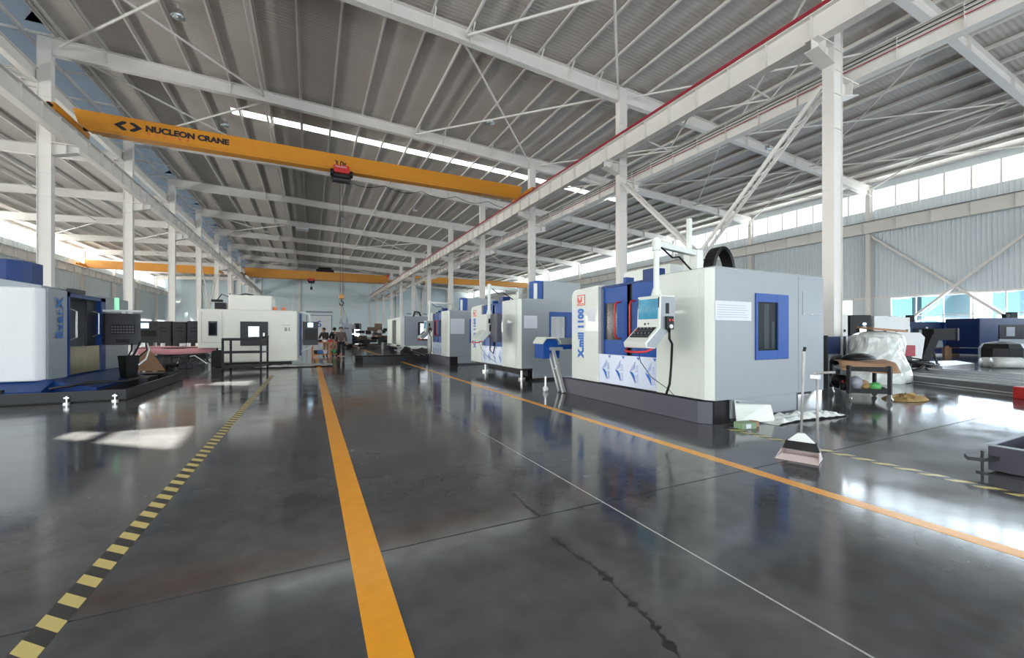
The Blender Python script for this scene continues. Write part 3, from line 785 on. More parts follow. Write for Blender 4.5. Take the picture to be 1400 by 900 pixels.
# ------------------------------------------------------------------ machining centres of the right row
def mill(oy, sy, label, opt):
    OX = 5.45
    t = T('machining_center', label, 'machine', (OX, oy, 0))
    def W(mb):
        r = MB(); r.f = mb.f; r.v = [(OX + v[0], oy + v[1]*sy, v[2]) for v in mb.v]; return r
    def p(name, mb, m, parent=None, **k): return P(name, W(mb), m, parent or t, **k)
    white = opt.get('paint', 'white')
    # base
    if opt['base']:
        p('base', MB().prism([(-.04, .22), (.08, .06), (2.3, .06), (2.3, 4.12), (-.04, 4.12)], 'z', 0, .345), 'dkgrey', bevel=.008)
        p('base_opening', MB().box(.10, .47, .04, .06, .0, .35), 'black')
    else:
        for (x, y) in ((.35, .5), (.35, 3.2), (2.3, .5), (2.3, 3.2)):
            p('levelling_foot', MB().cyl((x, y, 0), (x, y, .06), .11, 14).cyl((x, y, .06), (x, y, .40), .04, 10), 'metal')
        p('base_casting', MB().box(.5, 2.5, .4, 3.3, .10, .37), 'darkpart')
    p('underbody', MB().box(.15, 2.8, .12, 3.6, .30, .40), 'iron')
    # right block with chamfered front corner
    p('right_cover', MB().prism([(0, .13), (.06, 0), (2.95, 0), (2.95, 1.12), (0, 1.12)], 'z', .37, 2.41), white, bevel=.012)
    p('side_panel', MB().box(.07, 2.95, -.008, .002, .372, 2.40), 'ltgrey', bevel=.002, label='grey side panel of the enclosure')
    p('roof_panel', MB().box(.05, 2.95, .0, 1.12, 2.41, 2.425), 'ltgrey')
    p('panel_seam', MB().box(2.18, 2.186, -.012, -.008, .4, 2.38), 'midgrey')
    # left block, rounded top corner
    yl0, yl1 = 2.74, 3.72; pr = [(yl0, .37), (yl1, .37), (yl1, 2.22)]
    for i in range(1, 6):
        a = PI/2*i/6; pr.append((yl1 - .17*(1-math.cos(a)), 2.22 + .17*math.sin(a)))
    pr += [(yl1-.17, 2.39), (yl0, 2.42)]
    p('left_cover', MB().prism(pr, 'x', 0, 2.6), white, bevel=.012)
    p('door_jamb', MB().prism([(yl0, .98), (yl0, 2.38), (yl0-.10, 2.32), (yl0-.10, .98)], 'x', .0, .10), 'midgrey')
    # machine interior behind the doors
    p('interior', MB().box(.75, 2.5, 1.1, 2.75, .5, 2.3), 'iron')
    p('spindle_head', MB().box(.45, .8, 1.75, 2.1, 1.5, 2.2).cyl((.62, 1.92, 1.25), (.62, 1.92, 1.5), .09, 14), 'plinth')
    p('work_table', MB().box(.35, .8, 1.3, 2.65, 1.12, 1.2), 'metal')
    # doors
    def door(y0, y1, x, wy0, wy1):
        z0, z1, wz0, wz1 = .97, 2.34, 1.27, 2.02
        d = p('sliding_door', MB().box(x, x+.05, y0, wy0, z0, z1).box(x, x+.05, wy1, y1, z0, z1).box(x, x+.05, wy0, wy1, z0, wz0).box(x, x+.05, wy0, wy1, wz1, z1), 'blue', label='blue sliding door')
        p('door_window', MB().box(x+.02, x+.03, wy0, wy1, wz0, wz1), 'dglass', d)
        return d
    d1 = door(1.90, 2.66, .06, 2.22, 2.62)
    p('door_edge', MB().box(.06, .16, 1.90, 1.925, .97, 2.34), 'royal', d1)
    d2 = door(1.14, 1.76, .04, 1.20, 1.60)
    p('door_gap', MB().box(.10, .16, 1.74, 1.92, .97, 2.34), 'black')
    p('door_side', MB().box(.055, .10, 1.76, 1.80, .97, 2.34), 'navy')
    p('door_header', MB().box(.03, .16, 1.12, 2.66, 2.34, 2.38), 'royal')
    p('door_roller_box', MB().box(.1, .3, 2.0, 2.08, 2.38, 2.50), 'blue')
    p('door_roller_box', MB().box(.1, .35, 1.25, 1.55, 2.38, 2.58), 'royal')
    for yy, d in ((2.12, d1), (1.70, d2)):
        q = [(.06, yy, 2.02), (-.05, yy, 2.00), (-.08, yy-.0, 1.93), (-.08, yy, 1.38), (-.05, yy, 1.31), (.06, yy, 1.29)]
        p('door_handle', MB().tube(q, .019, 8), 'red', d, smooth=True)
    # apron still in its printed protective film
    a = p('film_apron', MB().box(.02, .05, 1.11, 2.75, .38, .97), 'film', label='steel apron under blue white printed film')
    for i in range(4):
        yc = 2.50 - .41*i
        mb1 = MB().prism([(yc+.13, .68), (yc-.02, .87), (yc+.00, .74), (yc+.055, .70)], 'x', .014, .02)
        mb2 = MB().prism([(yc+.13, .68), (yc+.05, .66), (yc-.00, .60), (yc-.02, .47)], 'x', .014, .02)
        p('film_print', mb1, 'printlight', a); p('film_print', mb2, 'printblue', a)
        o = text('film_lettering', 'SUS 304', a, (OX+.012, oy+(yc-.10)*sy, .47), .10, (0,0,1), (0,1,0), 'printlight', .001)
        p('film_print', MB().prism([(yc-.14, .955), (yc-.06, .955), (yc-.10, .90)], 'x', .014, .02), 'printblue', a)
    # lettering and emblem
    if opt['name']:
        text('lettering', opt['name'], t, (OX-.006, oy+3.27*sy, .88), .262, (0,0,1), (0,1,0), 'printblue', .003, sx=.80, bold=.019, space=1.09)
        p('emblem', MB().box(-.006, 0, 3.20, 3.23, 2.03, 2.25).box(-.006, 0, 3.20, 3.50, 2.24, 2.26).box(-.006, 0, 3.20, 3.50, 2.02, 2.04)
          .box(-.006, 0, 3.36, 3.50, 2.05, 2.07).box(-.006, 0, 3.26, 3.34, 2.05, 2.07), 'printred')
        sh = []
        for i in range(13):
            a_ = PI*i/12; sh.append((3.40 + .085*math.cos(a_), 2.13 - .05*math.sin(a_)))
        p('emblem', MB().prism([(3.485, 2.22)] + sh + [(3.315, 2.22), (3.35, 2.22), (3.37, 2.15), (3.43, 2.15), (3.45, 2.22)], 'x', -.006, 0), 'printred')
        p('paper_sheet', MB().box(-.006, -.002, 3.46, 3.70, 1.42, 1.99), 'paper')
        p('paper_sheet', MB().box(-.006, -.002, 2.84, 3.10, 1.66, 1.93), 'paper')
    if opt.get('frontpaper'):
        p('paper_sheet', MB().box(-.006, -.002, .45, .78, 1.30, 1.72), 'paper')
    # right hand front panel inset (brushed sheet with a darker middle)
    p('front_inset', MB().box(-.004, 0, .22, 1.05, .46, 2.34), 'white', bevel=.001)
    # side window in blue frame
    w = p('window_frame', MB().box(1.00, 1.05, -.03, .0, .97, 2.05).box(1.56, 1.87, -.03, .0, .97, 2.05).box(1.05, 1.56, -.03, 0, .97, 1.12).box(1.05, 1.56, -.03, 0, 1.91, 2.05), 'blue', bevel=.004, label='blue side window frame')
    p('window_pane', MB().box(1.05, 1.56, -.016, -.010, 1.12, 1.91), 'mglass', w)
    p('window_backing', MB().box(1.05, 1.56, -.009, -.0085, 1.12, 1.91), 'iron', w)
    p('inner_column', MB().box(1.24, 1.36, -.0095, -.009, 1.15, 1.88).box(1.44, 1.50, -.0095, -.009, 1.15, 1.6), 'ltgrey', w)
    p('window_step', MB().box(1.56, 1.58, -.035, -.03, 1.12, 1.91), 'navy', w)
    for (x0, x1, z0, z1) in opt['sidepaper']:
        s = p('paper_sheet', MB().box(x0, x1, -.016, -.012, z0, z1), 'paper')
        for q in range(6): p('print_line', MB().box(x0+.05, x1-.08-.04*(q % 3), -.0175, -.016, z0+.05+q*(z1-z0-.08)/6, z0+.056+q*(z1-z0-.08)/6), 'ink', s)
    p('vent_plate', MB().box(2.30, 2.85, -.014, -.009, 1.72, 2.14), 'ltgrey', bevel=.002)
    for q in range(3): p('screw', MB().cyl((2.34+.24*q, -.018, 1.74), (2.34+.24*q, -.009, 1.74), .012, 8), 'metal')
    p('side_skirt', MB().box(.45, 2.15, .01, .05, .07, .372), 'ltgrey', bevel=.003)
    # top boxes
    p('top_cabinet', MB().box(*opt['top']), white, bevel=.02)
    if opt.get('column'):
        p('column_cover', MB().box(.75, 1.0, .35, .75, 2.42, 3.02), 'blue')
        p('column_cover_side', MB().box(1.0, 2.35, .30, 1.3, 2.42, 3.02), 'ltgrey', bevel=.01)
        p('column_post', MB().box(.68, .76, .28, .36, 2.42, 2.92), 'white')
    # mast, energy chain
    if opt.get('mast'):
        p('mast', MB().box(1.10, 1.18, 1.36, 1.44, 2.42, 3.62).box(1.06, 1.20, 1.33, 1.47, 2.42, 2.93), 'white', bevel=.01)
        for i in range(19):
            a_ = PI*i/18; cx, cy, r = 1.50, 1.02, .29
            p('chain_link', MB().rbox((cx - r*math.cos(a_), cy+.0, 2.47 + r*1.8*math.sin(a_)), (.07, .22, .085), ry=math.atan2(r*math.sin(a_), r*1.8*math.cos(a_))), 'black')
        p('motor_cable', MB().tube([(1.2, 1.2, 2.55), (1.1, 1.15, 2.75), (1.25, 1.05, 2.80), (1.4, 1.0, 2.6), (1.4, .98, 2.45)], .02, 6), 'black')
        p('spindle_motor', MB().box(1.42, 1.75, 1.05, 1.35, 2.42, 2.55), 'iron')
    # pendant arm and control panel
    ay = opt['arm']
    p('arm_base', MB().box(.57, .73, ay+.12, ay+.28, 2.42, 2.86), 'white', bevel=.015)
    p('arm_beam', MB().beam((-.52, ay+.02, 2.83), (.65, ay+.2, 2.80), .10, .10), 'white', bevel=.01)
    p('arm_post', MB().cyl((-.50, ay, 2.0), (-.50, ay, 2.92), .045, 16).cyl((-.50, ay, 2.72), (-.50, ay, 2.90), .068, 16).cyl((-.50, ay, 1.98), (-.50, ay, 2.12), .09, 16, r1=.05), 'white', smooth=False)
    p('arm_cable', MB().tube([(-.40, ay, 2.78), (-.20, ay-.05, 2.62), (0, ay, 2.66), (.3, ay+.05, 2.50), (.5, ay+.1, 2.44)], .015, 6), 'black')
    f = opt['flip']  # pendant profile in x,z
    y0, y1 = ay-.30, ay+.18
    sg = 1
    prof = [(-.72, 1.98), (-.42, 1.98), (-.42, 1.56), (-.82, 1.17), (-1.00, 1.18), (-1.02, 1.26), (-.74, 1.50)]
    c = p('control_panel', MB().prism(prof, 'y', y0, y1), 'white' if not f else 'white', bevel=.012, label='control panel on swing arm')
    p('panel_side', MB().prism([(-.70, 1.96), (-.425, 1.96), (-.425, 1.57), (-.82, 1.185), (-.985, 1.20), (-.985, 1.25), (-.72, 1.48)], 'y', y0-.004, y0+.002), 'ltgrey' if not f else 'white', c)
    if not f:
        p('screen', MB().box(-.735, -.722, y0+.04, y1-.03, 1.60, 1.93), 'screen', c)
        p('screen_frame', MB().box(-.728, -.72, y0+.02, y0+.04, 1.58, 1.95).box(-.728, -.72, y1-.03, y1-.01, 1.58, 1.95).box(-.728, -.72, y0+.04, y1-.03, 1.58, 1.60), 'iron', c)
        dx, dz = -.26/.369, -.24/.369; kx, kz = -.758, 1.492
        nx, nz = -.65, .76
        kb = MB()
        A = (-.755, 1.489); B = (-.93, 1.338)
        kb.prism([(A[0]-.006, A[1]+.007), (B[0]-.006, B[1]+.007), B, A], 'y', y0+.05, y1-.05)
        p('keyboard', kb, 'iron', c)
        for i in range(9):
            for j in range(4):
                s_ = .12 + .25*j; xx_ = A[0]+(B[0]-A[0])*s_-.009; zz_ = A[1]+(B[1]-A[1])*s_+.010
                p('key', MB().rbox((xx_, y0+.085+.038*i, zz_), (.024, .022, .006), ry=-.71), ['black', 'dkgrey', 'ltgrey', 'dkgrey'][(i*2+j) % 4] if (i, j) != (8, 1) else 'red', c)
        p('knob', MB().cyl((-.74, ay+.0, 1.545), (-.72, ay, 1.545), .02, 10).cyl((-.74, ay-.07, 1.55), (-.72, ay-.07, 1.55), .015, 10), 'iron', c)
        p('port_cover', MB().box(-.62, -.55, y0-.008, y0, 1.70, 1.86), 'black', c)
    else:
        p('panel_back', MB().box(-.60, -.44, y0-.02, y0-.45, 1.15, 1.98), 'dkgrey', c, bevel=.01)
        p('panel_gap', MB().box(-.66, -.60, y0-.008, y0, 1.70, 1.84), 'black', c)
    p('front_handle', MB().tube([(-.86, y0+.02, 1.17), (-.98, y0+.03, 1.13), (-1.05, y0+.10, 1.12), (-1.05, y1-.10, 1.12), (-1.0, y1-.03, 1.13), (-.95, y1-.02, 1.17)], .017, 8), 'red', c, smooth=True)
    hw = p('handwheel_box', MB().box(-.64, -.50, y0-.06, y0-.008, 1.46, 1.66), 'black', c, bevel=.012, label='black handheld pulse generator')
    p('handwheel', MB().cyl((-.57, y0-.075, 1.505), (-.57, y0-.06, 1.505), .032, 14), 'plinth', hw)
    p('selector', MB().cyl((-.60, y0-.07, 1.60), (-.60, y0-.06, 1.60), .016, 10).cyl((-.54, y0-.07, 1.60), (-.54, y0-.06, 1.60), .016, 10), 'red', hw)
    p('coil_cable', MB().tube([(-.57, y0-.03, 1.46), (-.57, y0-.03, 1.32), (-.50, y0-.02, 1.24), (-.50, y0, .9), (-.49, y0+.04, .62), (-.52, y0+.08, .46)] if not f else
        [(-.57, y0-.03, 1.46), (-.60, y0-.0, 1.2), (-.60, y0+.02, .9), (-.55, y0-.1, .8), (-.52, y0-.14, 1.0), (-.5, y0-.14, 1.2)], .018, 8), 'black', c, smooth=True)
    p('signal_cable', MB().tube([(-.80, y1-.08, 1.19), (-.72, y1-.06, .95), (-.55, y1-.12, .7), (-.30, y1-.25, .5), (-.32, y1-.38, .42), (-.50, y0+.08, .46)], .006, 6), 'iron', c)
    return t

mill(4.28, 1.0, 'nearest white and blue machining centre on dark grey base, with red door handles', dict(
    base=True, name='X.mill 1100', sidepaper=[(.05, .90, 1.60, 1.90)], top=(1.0, 2.4, 1.75, 3.1, 2.42, 2.80), mast=True, arm=.62, flip=False))
mill(10.66, 1.08, 'middle white and blue machining centre standing on feet without base, grey top cover', dict(
    base=False, name='X.mill 1100', sidepaper=[(.14, .58, 1.55, 1.92)], frontpaper=True, top=(1.0, 2.4, 1.9, 3.0, 2.42, 2.78), column=True, arm=1.0, flip=True))
mill(17.55, .95, 'farthest of the white and blue machining centres, dark base, papers taped to its side', dict(
    base=True, name='', sidepaper=[(.10, .75, 1.38, 2.05), (1.0, 1.6, 1.50, 1.90)], top=(1.0, 2.4, 1.9, 3.0, 2.42, 2.6), column=True, arm=1.3, flip=False))

# chip conveyor beside machine one
t = T('chip_conveyor', 'blue chip conveyor head sticking out between the two nearest machining centres', 'conveyor', (5.6, 8.9, 0))
P('conveyor_head', MB().prism([(5.13, .78), (5.13, 1.13), (5.22, 1.25), (5.50, 1.25), (5.60, 1.13), (5.60, .78)], 'y', 8.75, 9.2), 'blue', t, bevel=.01)
P('head_cap', MB().prism([(5.10, 1.14), (5.21, 1.27), (5.51, 1.27), (5.62, 1.14), (5.62, 1.18), (5.53, 1.31), (5.20, 1.31), (5.10, 1.18)], 'y', 8.72, 9.22), 'white', t)
P('conveyor_trough', MB().box(5.60, 7.4, 8.75, 9.2, 1.0, 1.12), 'blue', t)
P('trough_lid', MB().box(5.55, 7.4, 8.73, 9.22, 1.12, 1.28), 'ltgrey', t)
for yy in (8.66, 8.84):
    P('chute_leg', MB().beam((5.34, yy, 1.02), (5.34, yy-.50, .02), .07, .07), 'alu', t)
P('chute_strut', MB().beam((5.34, 8.40, .55), (5.34, 8.62, .55), .04, .04), 'alu', t)
P('chute_bracket', MB().box(5.30, 5.60, 8.60, 8.90, .98, 1.06), 'alu', t)
t = T('swivel_roller', 'small white swivel caster foot on the floor at the left end of the dark base', 'caster', (5.1, 8.6, 0))
P('stem', MB().cyl((5.1, 8.6, .08), (5.1, 8.6, .36), .022, 10), 'metal', t)
P('wheel', MB().cyl((5.06, 8.6, .06), (5.14, 8.6, .06), .06, 16), 'plinth', t)

# grey half built machine past the white ones
t = T('milling_machine', 'grey and white unfinished machine with open black doorway at the end of the right row', 'machine', (5.45, 28.2, 0))
P('front_cover', MB().box(5.45, 5.75, 28.3, 29.8, .45, 2.52), 'white', t, bevel=.03)
P('front_cover', MB().box(5.45, 5.75, 31.6, 33.5, .5, 2.5), 'white', t, bevel=.03)
P('door_opening', MB().box(5.55, 5.72, 29.8, 31.6, .62, 2.45), 'black', t)
P('door_header', MB().box(5.46, 5.75, 29.8, 31.6, 2.35, 2.5), 'white', t)
P('lower_cover', MB().prism([(5.45, .50), (5.75, .36), (8.6, .36), (8.6, .62), (5.45, .62)], 'y', 28.2, 33.4), 'white', t)
P('side_cover', MB().box(5.75, 8.8, 28.18, 33.4, .55, 2.56), 'midgrey', t, bevel=.03)
P('window_frame', MB().box(6.62, 8.2, 28.12, 28.18, .92, 2.18), 'black', t)
P('window_pane', MB().box(6.75, 8.1, 28.10, 28.12, 1.02, 2.08), 'dglass', t)
P('pipework', MB().tube([(6.4, 28.6, 2.56), (6.5, 28.6, 2.9), (6.8, 28.6, 2.85), (6.9, 28.6, 2.6)], .06, 8).tube([(8.0, 28.6, 2.56), (8.0, 28.6, 2.85), (8.7, 28.6, 2.85), (9.5, 28.8, 2.8)], .06, 8), 'black', t)
mb = MB()
for i in range(16):
    mb.rbox((5.9+random.random()*2.2, 26.6+random.random()*1.8, .12+random.random()*.18), (random.uniform(.2, .8), random.uniform(.2, .5), random.uniform(.12, .28)), random.random()*3)
o = P('machine_casting', mb, 'darkpart', t)
for a, b in (((5.6, 27.9, .33), (6.3, 26.6, .2)), ((6.9, 27.9, .36), (7.4, 26.6, .22))):
    P('guide_rail', MB().beam(a, b, .12, .08), 'metal', t)
t = T('floor_tray', 'long low black drip tray on the floor past the third machining centre', 'tray', (3.6, 21.3, 0))
pr = [(1.95, 20.9), (2.25, 20.72), (5.35, 20.72), (5.35, 22.3), (2.25, 22.3), (1.95, 22.1)]
P('tray_bottom', MB().prism(pr, 'z', 0, .04), 'blacksheet', t)
for i in range(len(pr)):
    a, b = pr[i], pr[(i+1) % len(pr)]
    P('tray_rim', MB().beam((a[0], a[1], .14), (b[0], b[1], .14), .05, .26), 'blacksheet', t)
t = T('casting_heap', 'heap of dark machine castings on the black tray beside the third machining centre', 'castings', (4.9, 21.6, 0))
mb = MB()
for i in range(14):
    mb.rbox((4.3+random.random()*1.0, 21.0+random.random()*1.0, .22+random.random()*.35), (random.uniform(.15, .5), random.uniform(.15, .5), random.uniform(.1, .25)), random.random()*3, random.random())
P('castings', mb, 'darkpart', t)
for i in range(3): P('guide_rail', MB().beam((3.9+.4*i, 21.8, .55), (4.7+.3*i, 21.0, .28), .06, .05), 'metal', t)

# far clutter of the right row
def heap(name, label, cat, x, y, sx, sy, h, n, mats, seed):
    random.seed(seed)
    t = T(name, label, cat, (x, y, 0))
    for i in range(n):
        z = random.random()**1.6*h*.8
        m = mats[i % len(mats)]
        kk = min(1.0, 4.0/math.sqrt(n)); w = random.uniform(.3, 1.0)*sx*.35*kk; d = random.uniform(.3, 1.0)*sy*.4*kk; hh = random.uniform(.25, .6)*h*.6*kk
        P('machine_part', MB().rbox((x+random.uniform(-.5, .5)*sx, y+random.uniform(-.5, .5)*sy, max(hh/2, z)), (w, d, hh), random.uniform(-.4, .4)), m, t, bevel=.02)
    return t
heap('parts_heap', 'far heap of dark and brown machine parts right of the walking people', 'machine parts', 4.6, 44, 5.0, 5, 1.5, 46, ['darkpart', 'brownpart', 'darkpart', 'brownpart', 'iron', 'darkpart'], 3)
heap('parts_heap', 'tall dark pile of machine parts left of the grey unfinished machine', 'machine parts', 6.9, 40, 2.4, 4, 2.9, 30, ['darkpart', 'black', 'darkpart', 'iron'], 5)
heap('parts_heap', 'low dark parts lying at the far end of the aisle under the bright doorway', 'machine parts', 7.5, 60, 6.0, 6, 3.0, 30, ['darkpart', 'darkpart', 'brownpart'], 9)

# ------------------------------------------------------------------ left machine with blue base
t = T('turning_center', 'white machine with blue base and open blue doorway at the left edge', 'machine', (-6.5, 13.0, 0))
P('base', MB().box(-11.5, -5.25, 12.45, 17.2, .05, .40), 'royal', t)
P('base_wing', MB().prism([(-5.25, .06), (-4.30, .10), (-4.30, .18), (-5.25, .42)], 'y', 12.42, 15.9), 'royal', t)
P('base_wing', MB().prism([(12.45, .06), (11.95, .10), (11.95, .2), (12.45, .40)], 'x', -11.5, -5.0), 'royal', t)
P('base_seam', MB().box(-5.72, -5.55, 11.93, 12.0, .08, .26), 'black', t)
P('side_cover', MB().prism([(-11.5, 12.33), (-5.25, 12.33), (-5.14, 12.44), (-5.14, 12.52), (-11.5, 12.52)], 'z', .38, 2.38), 'plinth', t, bevel=.04)
P('corner_cover', MB().prism([(-5.13, 12.525), (-5.10, 13.26), (-5.6, 13.26), (-5.6, 12.525)], 'z', .38, 2.40), 'ltgrey', t, bevel=.02, label='grey corner cover with lettering')
P('roof_cover', MB().prism([(-5.2, 2.38), (-5.2, 2.44), (-5.9, 2.56), (-11.5, 2.6), (-11.5, 2.38)], 'y', 12.45, 13.6), 'ltgrey', t, bevel=.01)
P('roof_cover', MB().box(-11.5, -6.15, 12.40, 12.9, 2.38, 2.62), 'plinth', t, bevel=.03)
P('rear_cover', MB().box(-11.5, -5.14, 15.20, 17.0, .38, 2.42), 'ltgrey', t, bevel=.03)
pr = [(-11.5, 13.3), (-6.45, 13.3), (-6.15, 13.36), (-5.97, 13.5), (-5.9, 13.75), (-5.9, 14.2), (-11.5, 14.2)]
P('top_cover', MB().prism(pr, 'z', 2.44, 3.08), 'royal', t, bevel=.01, label='deep blue rounded top cover')
for z in (2.62, 2.95): P('screw', MB().cyl((-6.75, 13.285, z), (-6.75, 13.3, z), .02, 8), 'metal', t)
P('door_frame', MB().box(-5.16, -5.08, 13.26, 13.32, .40, 2.36).box(-5.2, -5.08, 14.93, 15.20, .40, 2.36).box(-5.18, -5.08, 13.26, 15.2, 2.26, 2.36), 'royal', t)
P('interior', MB().box(-7.6, -7.5, 13.3, 15.2, .4, 2.3).box(-7.5, -5.2, 13.28, 13.3, .4, 2.3).box(-7.5, -5.2, 13.3, 15.2, 2.28, 2.3), 'midgrey', t)
P('inner_slide', MB().box(-7.4, -6.9, 13.9, 14.6, .9, 2.0).box(-7.3, -6.2, 14.6, 15.1, .9, 2.2), 'iron', t)
P('inner_light', MB().box(-5.6, -5.5, 13.5, 13.56, 1.25, 1.85), 'lamp', t)
P('apron_sheet', MB().box(-5.15, -5.10, 13.32, 15.0, .42, 1.08), 'brass', t, label='oily stainless sheet in the doorway')
sdr = P('sliding_door', MB().box(-5.24, -5.19, 14.45, 14.93, .95, 2.28), 'iron', t)
P('door_handle', MB().tube([(-5.17, 14.7, 1.98), (-5.06, 14.72, 1.93), (-5.06, 14.72, 1.38), (-5.17, 14.7, 1.32)], .018, 8), 'metal', sdr)
P('door_handle', MB().tube([(-5.10, 13.36, 1.98), (-5.0, 13.40, 1.92), (-5.0, 13.40, 1.3), (-5.10, 13.36, 1.24)], .018, 8), 'metal', t)
P('door_track', MB().box(-5.14, -5.04, 13.30, 13.95, 2.36, 2.46), 'iron', t)
text('lettering', 'EverX', t, (-5.088, 13.02, 1.27), .36, (0,0,1), (0.0,-1,0), 'printblue', .004, bold=.004, space=1.05)
P('model_print', MB().box(-5.10, -5.095, 13.06, 13.10, 1.45, 2.0).box(-5.10, -5.095, 13.12, 13.2, 1.5, 1.51).box(-5.10, -5.095, 13.12, 13.2, 1.62, 1.63).box(-5.10, -5.095, 13.12, 13.2, 1.74, 1.75), 'ink', t)
t = T('drip_tray', 'long black drip tray on the floor around the base of the left machine', 'tray', (-6.5, 13.4, 0))
P('tray_bottom', MB().box(-11.4, -3.46, 11.32, 15.55, .01, .03), 'blacksheet', t)
for a, b in (((-11.4, 11.34), (-3.46, 11.34)), ((-3.47, 11.34), (-3.47, 15.55)), ((-3.46, 15.53), (-5.0, 15.53))):
    P('tray_rim', MB().beam((a[0], a[1], .125), (b[0], b[1], .125), .04, .21), 'blacksheet', t)
P('tray_divider', MB().beam((-4.15, 11.4, .1), (-4.15, 15.5, .1), .03, .14), 'blacksheet', t)
for x in (-4.35, -3.62):
    f = P('levelling_foot', MB().cyl((x, 11.27, .0), (x, 11.27, .03), .06, 12).cyl((x, 11.27, .03), (x, 11.27, .15), .015, 8).box(x-.04, x+.04, 11.25, 11.33, .10, .13), 'metal', t)
t = T('hose_bundle', 'thin grey hoses lying over the black tray in front of the left machine', 'hoses', (-4.3, 12.5, .2))
for i in range(3):
    P('hose', MB().tube([(-4.9+.1*i, 12.0+.1*i, .24), (-4.5, 12.3+.2*i, .30), (-4.1+.1*i, 12.9, .26), (-3.9, 13.6+.1*i, .28), (-4.2, 14.4, .30)], .022, 8), 'iron', t, smooth=True)
# its control panel on a hanging arm
t = T('control_console', 'dark grey control console facing the aisle beside the left machine', 'console', (-4.65, 15.0, 1.1))
P('console_case', MB().box(-5.02, -4.30, 14.95, 15.12, 1.08, 1.95), 'console', t, bevel=.015)
P('screen', MB().box(-4.90, -4.38, 14.94, 14.95, 1.66, 1.90), 'iron', t)
P('keyboard', MB().box(-4.90, -4.38, 14.94, 14.95, 1.38, 1.64), 'black', t)
for i in range(8):
    for j in range(3):
        P('key', MB().box(-4.88+.062*i, -4.84+.062*i, 14.93, 14.94, 1.41+.075*j, 1.45+.075*j), 'dkgrey', t)
P('switch_row', MB().box(-4.78, -4.5, 14.93, 14.95, 1.14, 1.24), 'black', t)
P('side_strip', MB().box(-5.06, -5.02, 14.97, 15.10, 1.09, 1.94), 'black', t)
P('arm', MB().box(-5.1, -4.25, 15.0, 15.15, 1.99, 2.05).cyl((-4.65, 15.05, 1.94), (-4.65, 15.05, 2.0), .05, 10), 'plinth', t, bevel=.01)
P('signal_beacon', MB().cyl((-4.80, 15.05, 2.05), (-4.80, 15.05, 2.38), .05, 14), 'beacon', t, smooth=False, label='green beacon on top')
t = T('coolant_bucket', 'black plastic coolant bin standing in the tray under the console', 'bin', (-4.35, 14.3, .03))
P('bin_body', MB().lathe((-4.35, 14.4, .03), [(.13, 0), (.19, .75), (.20, .78), (.17, .78), (.16, .7)], 4, 1.2, 1.0), 'black', t)
P('cable_bunch', MB().tube([(-4.3, 14.4, .7), (-4.2, 14.5, 1.0), (-4.25, 14.9, 1.15)], .025, 6).tube([(-4.2, 14.4, .7), (-4.0, 14.5, .95), (-4.15, 14.95, 1.12)], .018, 6).tube([(-4.4, 14.4, .7), (-4.35, 14.6, .95), (-4.45, 14.95, 1.1)], .02, 6), 'black', t)
P('white_hose', MB().tube([(-4.15, 14.4, .55), (-4.02, 14.5, .7), (-3.98, 14.6, .95), (-4.1, 14.9, 1.12)], .02, 8), 'plinth', t)
P('iron_block', MB().box(-4.5, -3.95, 14.35, 15.2, .03, .2), 'iron', t)

# things on the floor behind the left machine
t = T('cardboard_sheet', 'brown cardboard leaning behind the black coolant bin on the left', 'cardboard', (-5.2, 19.0, 0))
P('board', MB().prism([(-6.0, 0.02), (-4.85, .02), (-5.35, .86)], 'y', 19.5, 19.55), 'card', t)
t = T('cloth_table', 'long low table under a pink cloth left of the cream white machine', 'table', (-5.1, 21.5, 0))
P('table_top', MB().box(-6.1, -3.6, 21.0, 22.3, .78, .83), 'iron', t)
for x in (-6.0, -3.7):
    for y in (21.1, 22.2): P('leg', MB().box(x-.03, x+.03, y-.03, y+.03, 0, .78), 'iron', t)
cl = T('table_cloth', 'pink cloth draped over the low table', 'cloth', (-5.1, 21.5, .83))
def cf(u, v):
    x = -6.18 + 2.62*u; y = 20.93 + 1.4*v
    z = .85 + .02*math.sin(9*u) - (.28 if v < .06 else 0) - (.3 if u < .03 else 0) + .02*noise.noise((x*3, y*3, 0))
    return (x, y, z)
P('cloth', MB().sheet(cf, 40, 16), 'pink', cl, smooth=True, solid=.008)
for i, x in enumerate((-5.4, -4.75, -4.55, -4.2, -3.95)):
    o = T('small_part', ['white cup on the pink cloth, first from the left', 'white carton on the pink cloth, middle', 'small white block on the pink cloth beside the carton', 'white tub on the pink cloth near the cream machine', 'white rim part on the pink cloth at its right end'][i], 'part', (x, 21.4, .86), 'small white parts on the pink cloth')
    P('body', MB().cyl((x, 21.4, .86), (x, 21.4, 1.0+.05*(i % 2)), .07, 12) if i % 2 == 0 else MB().rbox((x, 21.4, .93), (.2, .14, .12), .3*i), 'plinth', o, bevel=.004)
t = T('lathe_control', 'second dark control console with lit display behind the first one', 'console', (-7.1, 25.8, 1.0))
P('console_case', MB().box(-7.45, -6.70, 25.8, 25.95, .95, 2.0), 'console', t, bevel=.015)
P('display', MB().box(-7.38, -7.05, 25.78, 25.8, 1.65, 1.9), 'lit', t)
P('keyboard', MB().box(-7.38, -6.8, 25.78, 25.8, 1.25, 1.55), 'black', t)
P('console_stand', MB().box(-7.2, -6.95, 25.85, 26.0, 0, .95), 'iron', t)
